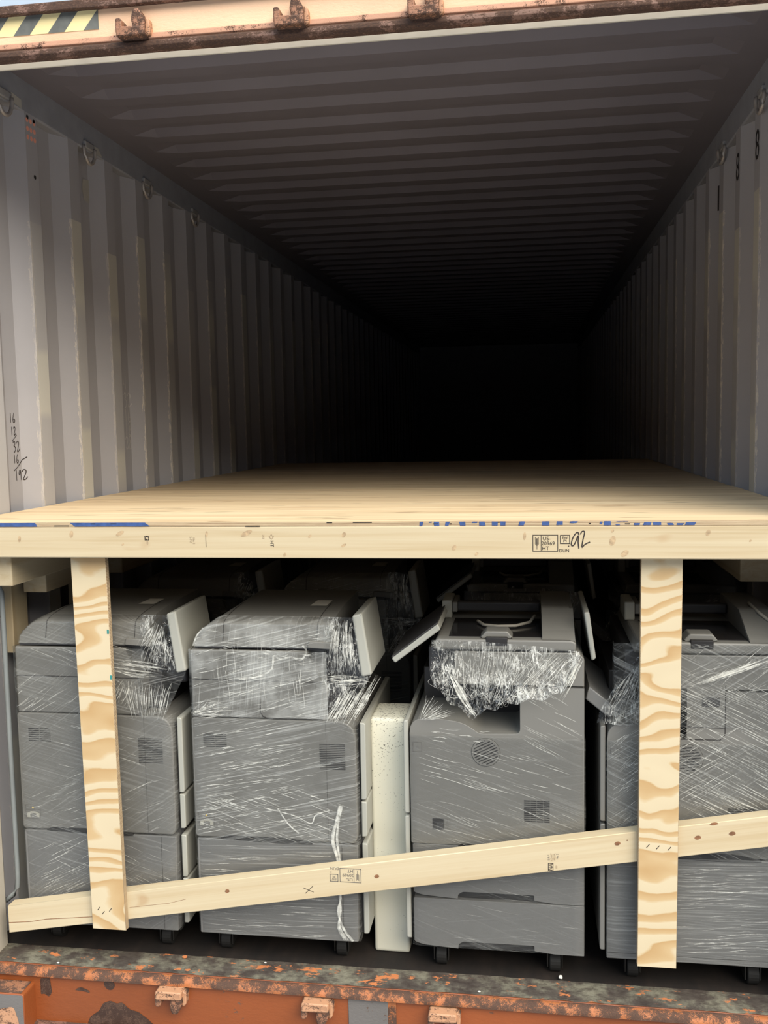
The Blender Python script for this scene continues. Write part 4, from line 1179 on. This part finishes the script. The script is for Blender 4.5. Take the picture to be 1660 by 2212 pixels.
def copier_b(label, variant):
    """copier seen from its other side: round speaker grille, control panel and doors at its left-hand front edge"""
    o = empty('copier', (0, 0, 0), label, 'copier', 'film-wrapped copiers')
    P, PL = M['plastic'], M['plastic_light']
    D, Wd = 0.53, 0.473
    # base
    if variant == 'drawers':
        for nm, z0, z1 in (('paper_drawer', 0.0855, 0.2285), ('paper_drawer', 0.2310, 0.3855)):
            mb = MB()
            mb.prism(rounded([(0.004, z0 + 0.014), (0.03, z0 + 0.006), (0.128, z0), (0.128, z0 + 0.012), (0.142, z0 + 0.021), (0.338, z0 + 0.021), (0.338, z0 + 0.006), (0.395, z0), (Wd, z0), (Wd, z1), (0.004, z1)],
                             [0.006, 0.01, 0, 0.006, 0.004, 0.003, 0.003, 0, 0.002, 0.002, 0.004], 3), 0.0, D, M['plastic_low'], 'y', 0.0008, 1)
            d = mb.build(nm, o)
            mb = MB(); mb.box(0.125, 0.395, 0.012, 0.02, z0 - 0.0005, z0 + 0.02, M['recess']); mb.build('handle_recess', d)
        mb = MB(); mb.prism([(0.13, 0.3845), (0.14, 0.392), (0.34, 0.392), (0.36, 0.3845), (0.35, 0.380), (0.14, 0.380)], -0.0008, 0.01, M['recess'], 'y'); mb.build('finger_slot', o)
    else:
        mb = MB(); mb.prism(rounded([(0.0, 0.0855), (Wd, 0.0855), (Wd, 0.381), (0.0, 0.381)], 0.003, 2), 0.0, D, M['plastic_low'], 'y', 0.003)
        seam_line(mb, [(0.002, 0.103), (Wd, 0.103)], -0.0006, 0.0012)
        mb.build('paper_cabinet', o)
        mb = MB(); mb.prism([(0.12, 0.383), (0.15, 0.397), (0.33, 0.397), (0.40, 0.386), (0.40, 0.378), (0.33, 0.374), (0.12, 0.379)], -0.0010, 0.01, M['recess'], 'y'); mb.build('finger_slot', o)
    # main body with the paper output notch cut into its top
    mb = MB()
    notch = [(0.0, 0.387), (Wd, 0.387), (Wd, 0.840), (0.302, 0.840), (0.302, 0.708), (0.192, 0.705), (0.150, 0.735), (0.085, 0.744), (0.0, 0.744)]
    mb.prism(rounded(notch, [0.006, 0.004, 0.002, 0.001, 0.014, 0.012, 0.03, 0.01, 0.045], 4), 0.0, D, P, 'y', 0.0012, 2)
    seam_line(mb, [(0.30, 0.8395), (Wd, 0.8395)], -0.0006, 0.0016)
    mb.build('main_body', o)
    mb = MB(); mb.box(0.02, 0.305, 0.20, D, 0.60, 0.838, M['plastic_dark'], 0.004); mb.build('output_bay', o, label='dark paper output bay')
    # scanner head
    mb = MB(); mb.prism(rounded([(0.126, 0.842), (Wd, 0.842), (Wd, 0.918), (0.458, 0.934), (0.126, 0.934)], [0.002, 0.001, 0.004, 0.004, 0.004], 3), 0.0, D, P, 'y', 0.003); mb.build('scanner_head', o)
    mb = MB(); mb.box(0.05, 0.135, 0.06, D, 0.86, 0.932, M['plastic_dark'], 0.004); mb.build('head_underside', o)
    # lid base with dark feed tray, hump, side block and rear bar
    mb = MB()
    mb.prism(rounded([(0.068, 0.9385), (0.450, 0.9385), (0.452, 0.962), (0.440, 0.968), (0.075, 0.968)], [0.006, 0.006, 0.012, 0.006, 0.012], 4), -0.003, D - 0.05, P, 'y', 0.006, 3)
    mb.build('document_lid', o)
    mb = MB(); mb.prism([(0.11, 0.030), (0.362, 0.030), (0.362, 0.27), (0.11, 0.27)], 0.968, 0.9695, M['glass_dark'], 'z'); mb.build('feed_tray', o, label='dark document feed tray')
    mb = MB(); mb.prism(rounded([(0.195, 0.9690), (0.285, 0.9690), (0.270, 0.988), (0.212, 0.988)], 0.004, 3), 0.010, 0.07, P, 'y', 0.004)
    mb.box(0.212, 0.270, -0.0038, 0.012, 0.951, 0.974, M['recess'], 0.002); mb.build('tray_grip', o, label='raised grip with dark opening')
    mb = MB()
    mb.grid(lambda u, v: Vector((0.362 + 0.088 * u, 0.0 + 0.40 * v, 0.969 + 0.060 * (min(1, v / 0.35)) ** 1.5 + (0.0 if u < 0.99 else -0.006))), 6, 14, P)
    mb.prism([(0.0, 0.9675), (0.40, 0.9675), (0.40, 1.0275), (0.14, 1.0275), (0.05, 0.985)], 0.363, 0.449, P, 'x')
    mb.build('feeder_housing', o)
    mb = MB(); mb.box(0.10, 0.362, 0.29, 0.32, 0.985, 1.015, M['plastic_dark'], 0.006); mb.build('rear_bar', o)
    mb = MB(); mb.box(0.070, 0.100, 0.27, 0.40, 0.968, 1.022, PL, 0.005); mb.box(0.100, 0.116, 0.275, 0.40, 0.985, 1.016, P, 0.004); mb.build('rear_bracket', o)
    mb = MB()
    cab = [(0.18, 0.20, 0.976), (0.20, 0.15, 0.975), (0.24, 0.13, 0.976), (0.29, 0.14, 0.976), (0.33, 0.18, 0.978), (0.345, 0.24, 0.985)] if variant == 'drawers' else [(0.40, 0.20, 1.036), (0.41, 0.12, 1.025), (0.44, 0.08, 1.0), (0.475, 0.07, 0.985)]
    sp = [Vector(p) for p in cab]; pp = []
    for i in range(len(sp) - 1):
        for k in range(5): pp.append(sp[i].lerp(sp[i + 1], k / 5))
    mb.tube(pp + [sp[-1]], 0.0045, M['cable'], 8); mb.build('cable', o)
    # control panel seen edge-on at the left
    mb = MB()
    if variant == 'drawers': pl = [(-0.050, 0.905), (-0.040, 0.892), (0.088, 0.988), (0.080, 1.004)]
    else: pl = [(-0.060, 1.040), (-0.046, 1.042), (-0.028, 0.915), (-0.040, 0.908)]
    mb.prism(rounded(pl, 0.005, 3), 0.02, 0.34, PL, 'y', 0.004)
    pn = mb.build('control_panel', o, label='tilted control panel seen edge-on')
    if variant == 'drawers':
        mb = MB(); mb.prism([(-0.049, 0.9068), (0.080, 1.0055), (0.078, 1.0075), (-0.050, 0.9095)], 0.024, 0.336, M['plastic_dark'], 'y'); mb.build('panel_face', pn)
    if variant != 'drawers':
        mb = MB(); mb.prism([(-0.055, 0.80), (0.0, 0.755), (0.03, 0.755), (0.03, 0.775), (-0.045, 0.835)], 0.03, 0.40, M['plastic_low'], 'y', 0.004); mb.build('bypass_tray', o)
    # door and drawer fronts edge-on at the left
    for nm, z0, z1 in (('front_door', 0.470, 0.735), ('paper_drawer', 0.105, 0.462)):
        mb = MB(); mb.prism(rounded([(-0.018, z0), (-0.004, z0), (-0.004, z1), (-0.018, z1)], [0.008, 0.002, 0.002, 0.012], 4), 0.006, D - 0.03, PL if variant == 'drawers' else P, 'y', 0.003); mb.build(nm, o)
    # speaker grille
    mb = MB()
    cx, cz, R = 0.209, 0.654, 0.0385
    n = 40
    ring = [(cx + R * math.cos(2 * math.pi * k / n), cz + R * math.sin(2 * math.pi * k / n)) for k in range(n)]
    mb.prism(ring, -0.0022, 0.004, P, 'y', 0.0012)
    for k in range(n):
        a, b_ = ring[k], ring[(k + 1) % n]
        mb.ribbon([(a[0], -0.0008, a[1]), (b_[0], -0.0008, b_[1])], 0.002, M['seam'])
    ta = math.radians(27 if variant == 'drawers' else 8)
    for k in range(-4, 5):
        off = k * 0.0076; half = math.sqrt(max(0, (R - 0.005) ** 2 - off * off))
        d = Vector((math.cos(ta), 0, math.sin(ta))); q = Vector((cx, -0.0026, cz)) + Vector((-math.sin(ta), 0, math.cos(ta))) * off
        mb.ribbon([q - d * half, q + d * half], 0.0030, M['recess'])
    mb.build('round_vent', o, label='round slotted vent')
    vent_rows(o, 0.311, 0.381, 0.461, 0.524, 11, 4, t=0.6)
    mb = MB(); mb.box(0.060, 0.091, -0.0008, 0.006, 0.429, 0.461, M['recess']); mb.box(0.072, 0.090, -0.0012, 0.006, 0.431, 0.450, M['plastic_dark'], 0.001)
    sw = mb.build('power_switch', o)
    mb = MB(); mb.frame((0.101, -0.0005, 0.445), XR_, ZU_, 0.016, 0.032, 0.0007, M['label_line']); mb.ribbon([(0.093, -0.0005, 0.445), (0.109, -0.0005, 0.445)], 0.0006, M['label_line'])
    mb.text('I', 0.009, (0.101, -0.0006, 0.456), XR_, ZU_, M['label_line']); mb.text('On', 0.006, (0.101, -0.0006, 0.449), XR_, ZU_, M['label_line'])
    mb.text('O', 0.009, (0.101, -0.0006, 0.440), XR_, ZU_, M['label_line']); mb.text('Stdby', 0.005, (0.101, -0.0006, 0.433), XR_, ZU_, M['label_line'])
    mb.build('switch_label', o)
    mb = MB(); mb.frame((0.021, -0.0007, 0.663), XR_, ZU_, 0.024, 0.027, 0.0010, M['label_line']); mb.ribbon([(0.018, -0.0007, 0.657), (0.022, -0.0007, 0.668), (0.026, -0.0007, 0.660)], 0.002, M['plastic_low']); mb.build('moulded_icon', o)
    if variant != 'drawers':
        mb = MB()
        seam_line(mb, [(0.302, 0.853), (0.302, 0.722), (0.290, 0.708), (0.19, 0.7075)], -0.0007, 0.0026)
        seam_line(mb, [(0.19, 0.742), (0.302, 0.740)], -0.0007, 0.0016)
        mb.build('side_cover_outline', o)
        mb = MB(); mb.prism([(0.205, 0.853), (0.205, 0.7075), (0.302, 0.7075), (0.302, 0.853)], -0.0004, 0.01, P, 'y'); mb.prism(rounded([(0.243, 0.797), (0.288, 0.797), (0.288, 0.822), (0.243, 0.822)], 0.003, 2), -0.0012, 0.01, M['plastic_dark'], 'y'); mb.build('side_cover', o, label='side cover with dark slot')
    casters(o, (0.075, 0.395), 0.06, D - 0.06)
    # stretch film
    mb = MB()
    fm = FILM['b1'] if variant == 'drawers' else FILM['b2']
    wrap_sheet(mb, 0.0, Wd, 0.385, 0.700, -0.005, fm, 30, 24, 0.002, 0.10, 0.05, None, 4.0)
    wrap_sheet(mb, 0.003, Wd, 0.09, 0.385, -0.0045, FILM['b1'] if variant == 'drawers' else FILM['low'], 24, 14, 0.0015, 0.08, 0.05, None, 5.0)
    if variant == 'drawers':
        # the bunched skirt of film hanging from the lid
        HM = [(0, 0.845), (0.15, 0.795), (0.28, 0.762), (0.36, 0.782), (0.5, 0.80), (0.7, 0.815), (0.85, 0.83), (1.0, 0.90)]
        def hem(u):
            u = min(1, max(0, u))
            for (a, za), (b, zb_) in zip(HM, HM[1:]):
                if u <= b: return za + (zb_ - za) * (u - a) / (b - a) + 0.006 * math.sin(u * 40)
            return HM[-1][1]
        def skirt(u, v):
            x = 0.066 + 0.395 * u; zt = 0.966 - 0.025 * u * u
            z = hem(u) + (zt - hem(u)) * v
            b_ = 0.030 * (1 - v) ** 2
            c = noise.noise(Vector((x * 26, z * 14, 0.3))) * 0.009 * (1.1 - v) + noise.noise(Vector((x * 70, z * 40, 1.3))) * 0.004 * (1.1 - v)
            return Vector((x + 0.012 * noise.noise(Vector((z * 20, x * 9, 4))) * (1 - v), -0.010 - b_ + c, z))
        mb.grid(skirt, 60, 40, M['crumple'])
        def hemp(u, d=0.0): return (0.066 + 0.395 * u, -0.042, hem(u) + d)
        fan(mb, [(0.075, -0.008, 0.965), (0.30, -0.008, 0.958)], [hemp(0.12, .01), hemp(0.45, .01)], 24, 0.0013, 0.01, 0.010)
        fan(mb, [(0.22, -0.008, 0.962), (0.45, -0.008, 0.945)], [hemp(0.30, .02), hemp(0.60, .02)], 26, 0.0011, 0.01, 0.008)
        fan(mb, [(0.40, -0.008, 0.950), (0.470, -0.006, 0.925)], [hemp(0.45, .0), hemp(0.92, .02)], 22, 0.0018, 0.01, 0.010)
        fan(mb, [hemp(0.0, .03), hemp(0.45, .04)], [hemp(0.05, -.01), hemp(0.5, -.005)], 40, 0.0018, 0.01, 0.016)
        fan(mb, [hemp(0.45, .02), hemp(0.85, .03)], [hemp(0.40, .0), hemp(0.92, .01)], 26, 0.0018, 0.01, 0.014)
        fan(mb, [(0.105, -0.02, 0.885), (0.12, -0.02, 0.88)], [(0.185, -0.046, 0.765), (0.192, -0.046, 0.765)], 9, 0.006, 0.01, 0.006)
        fan(mb, [(0.462, -0.008, 0.93), (0.470, -0.008, 0.92)], [(0.395, -0.03, 0.82), (0.41, -0.03, 0.80)], 12, 0.0045, 0.01, 0.006)
        fan(mb, [(0.030, -0.012, 0.745), (0.040, -0.012, 0.742)], [(0.05, -0.02, 0.83), (0.14, -0.02, 0.765)], 26, 0.0022, 0.0, 0.004)
        streaks(mb, 0.31, Wd - 0.01, 0.66, 0.82, -0.0085, -27, 3, 22, 0.05, 0.15, 0.0016)
        streaks(mb, 0.02, 0.45, 0.54, 0.66, -0.0080, -15, 4, 42, 0.05, 0.20, 0.0016)
        streaks(mb, 0.02, 0.46, 0.39, 0.50, -0.0080, -18, 10, 40, 0.04, 0.16, 0.0013)
        streaks(mb, 0.03, 0.46, 0.10, 0.36, -0.0070, -6, 5, 22, 0.06, 0.2, 0.0008)
        streaks(mb, 0.05, 0.22, 0.68, 0.72, -0.0080, -4, 5, 14, 0.02, 0.07, 0.003)
    else:
        wrap_sheet(mb, 0.02, Wd, 0.742, 0.965, -0.006, FILM['b2'], 26, 18, 0.004, 0.04, 0.0, None, 6.0)
        mb.grid(lambda u, v: Vector((-0.028 + 0.105 * v ** 1.4 + 0.012 * noise.noise(Vector((v * 9, 2, 1))) + (0.148 - 0.105 * v ** 1.4) * u, -0.002 + 0.012 * noise.noise(Vector((u * 5, v * 6, 8))), 0.745 + 0.185 * v + 0.010 * noise.noise(Vector((u * 8, 5, v * 3))))), 20, 20, M['crumple'])
        streaks(mb, 0.16, Wd, 0.50, 0.86, -0.0090, -26, 5, 170, 0.05, 0.22, 0.0016)
        streaks(mb, 0.02, 0.34, 0.56, 0.84, -0.0090, 33, 4, 70, 0.04, 0.20, 0.0016)
        streaks(mb, 0.01, 0.09, 0.42, 0.72, -0.0090, 40, 8, 60, 0.02, 0.06, 0.0014)
        streaks(mb, 0.20, Wd, 0.84, 0.96, -0.0110, 30, 22, 60, 0.02, 0.09, 0.0016)
        fan(mb, [(0.19, -0.012, 0.85), (0.24, -0.012, 0.86)], [(0.42, -0.012, 0.945), (0.47, -0.012, 0.95)], 16, 0.0034, 0.01, 0.006)
        fan(mb, [(0.07, -0.012, 0.91), (0.10, -0.012, 0.92)], [(-0.02, -0.012, 0.765), (0.08, -0.012, 0.76)], 34, 0.0014, 0.02, 0.010)
        streaks(mb, 0.18, Wd, 0.12, 0.37, -0.0070, 5, 4, 90, 0.06, 0.22, 0.0016)
    mb.build('stretch_film', o, label='clear stretch film')
    return o

YC = 0.10
ca = copier_a('film-wrapped grey copier at far left, behind the left plywood post', False); ca.location = (-1.068, YC, 0)
cb = copier_a('heavily film-wrapped grey copier just left of the white foam slab', True); cb.location = (-0.533, YC, 0)
cc = copier_b('grey copier with bunched film skirt and round vent, just right of the foam slab', 'drawers'); cc.location = (0.095, YC, 0)
cd = copier_b('film-wrapped grey copier at far right, behind the right plywood post', 'cabinet'); cd.location = (0.628, YC, 0)
for src, loc, lab in ((ca, (-1.03, 0.86, -0.0), 'dim copier in the second row, behind the far left copier'),
                      (cb, (-0.475, 0.88, -0.0), 'dim copier in the second row, behind the copier left of the foam slab'),
                      (cc, (0.135, 0.98, 0.0), 'dim copier in the second row, behind the copier with the film skirt'),
                      (cd, (0.69, 0.98, 0.0), 'dim copier in the second row, behind the far right copier')):
    k = copy_tree(src); k.location = loc; k['label'] = lab; k['group'] = 'copiers in the dark second row'

# foam slab
mb = MB()
mb.box(-0.033, 0.072, 0.205, 0.36, 0.0, 0.708, M['foam'], 0.010, 3)
for v in mb.bm.verts: v.co += Vector((noise.noise(v.co * 9), noise.noise(v.co * 9 + Vector((2, 0, 0))), 0)) * 0.0015
tag(mb.build('foam_slab'), 'upright off-white foam slab with dark specks between the two middle copiers', 'foam slab')

# flakes lying on the sill
def chip(name, x, y, s, m, label):
    mb = MB()
    n = 7
    pts = [(x + s * rnd.uniform(0.6, 1.2) * math.cos(2 * math.pi * k / n), y + s * 0.7 * rnd.uniform(0.6, 1.2) * math.sin(2 * math.pi * k / n)) for k in range(n)]
    mb.prism(pts, 0.0075, 0.0075 + s * 0.5, m, 'z', s * 0.1)
    tag(mb.build(name), label, 'flake', 'loose flakes on the sill')
chip('paint_flake', 0.505, 0.118, 0.007, M['chip'], 'largest white flake on the threshold, below the copier with the film skirt')
chip('paint_flake', 0.505 + 0.0, 0.128, 0.004, M['chip'], 'small white flake just behind the largest white flake')
chip('paint_flake', -0.938, 0.024, 0.004, M['chip'], 'tiny white flake on the sill near the left door post')
chip('paint_flake', 0.283, 0.028, 0.004, M['chip'], 'white flake on the lip above the keeper right of the grey plate')
chip('paint_flake', -0.335, 0.095, 0.004, M['chip'], 'white flake on the dark threshold below the copier left of the foam slab')
chip('paint_flake', -0.578, 0.095, 0.008, M['chip_orange'], 'orange flake on the grey threshold at left, below the far left copier')
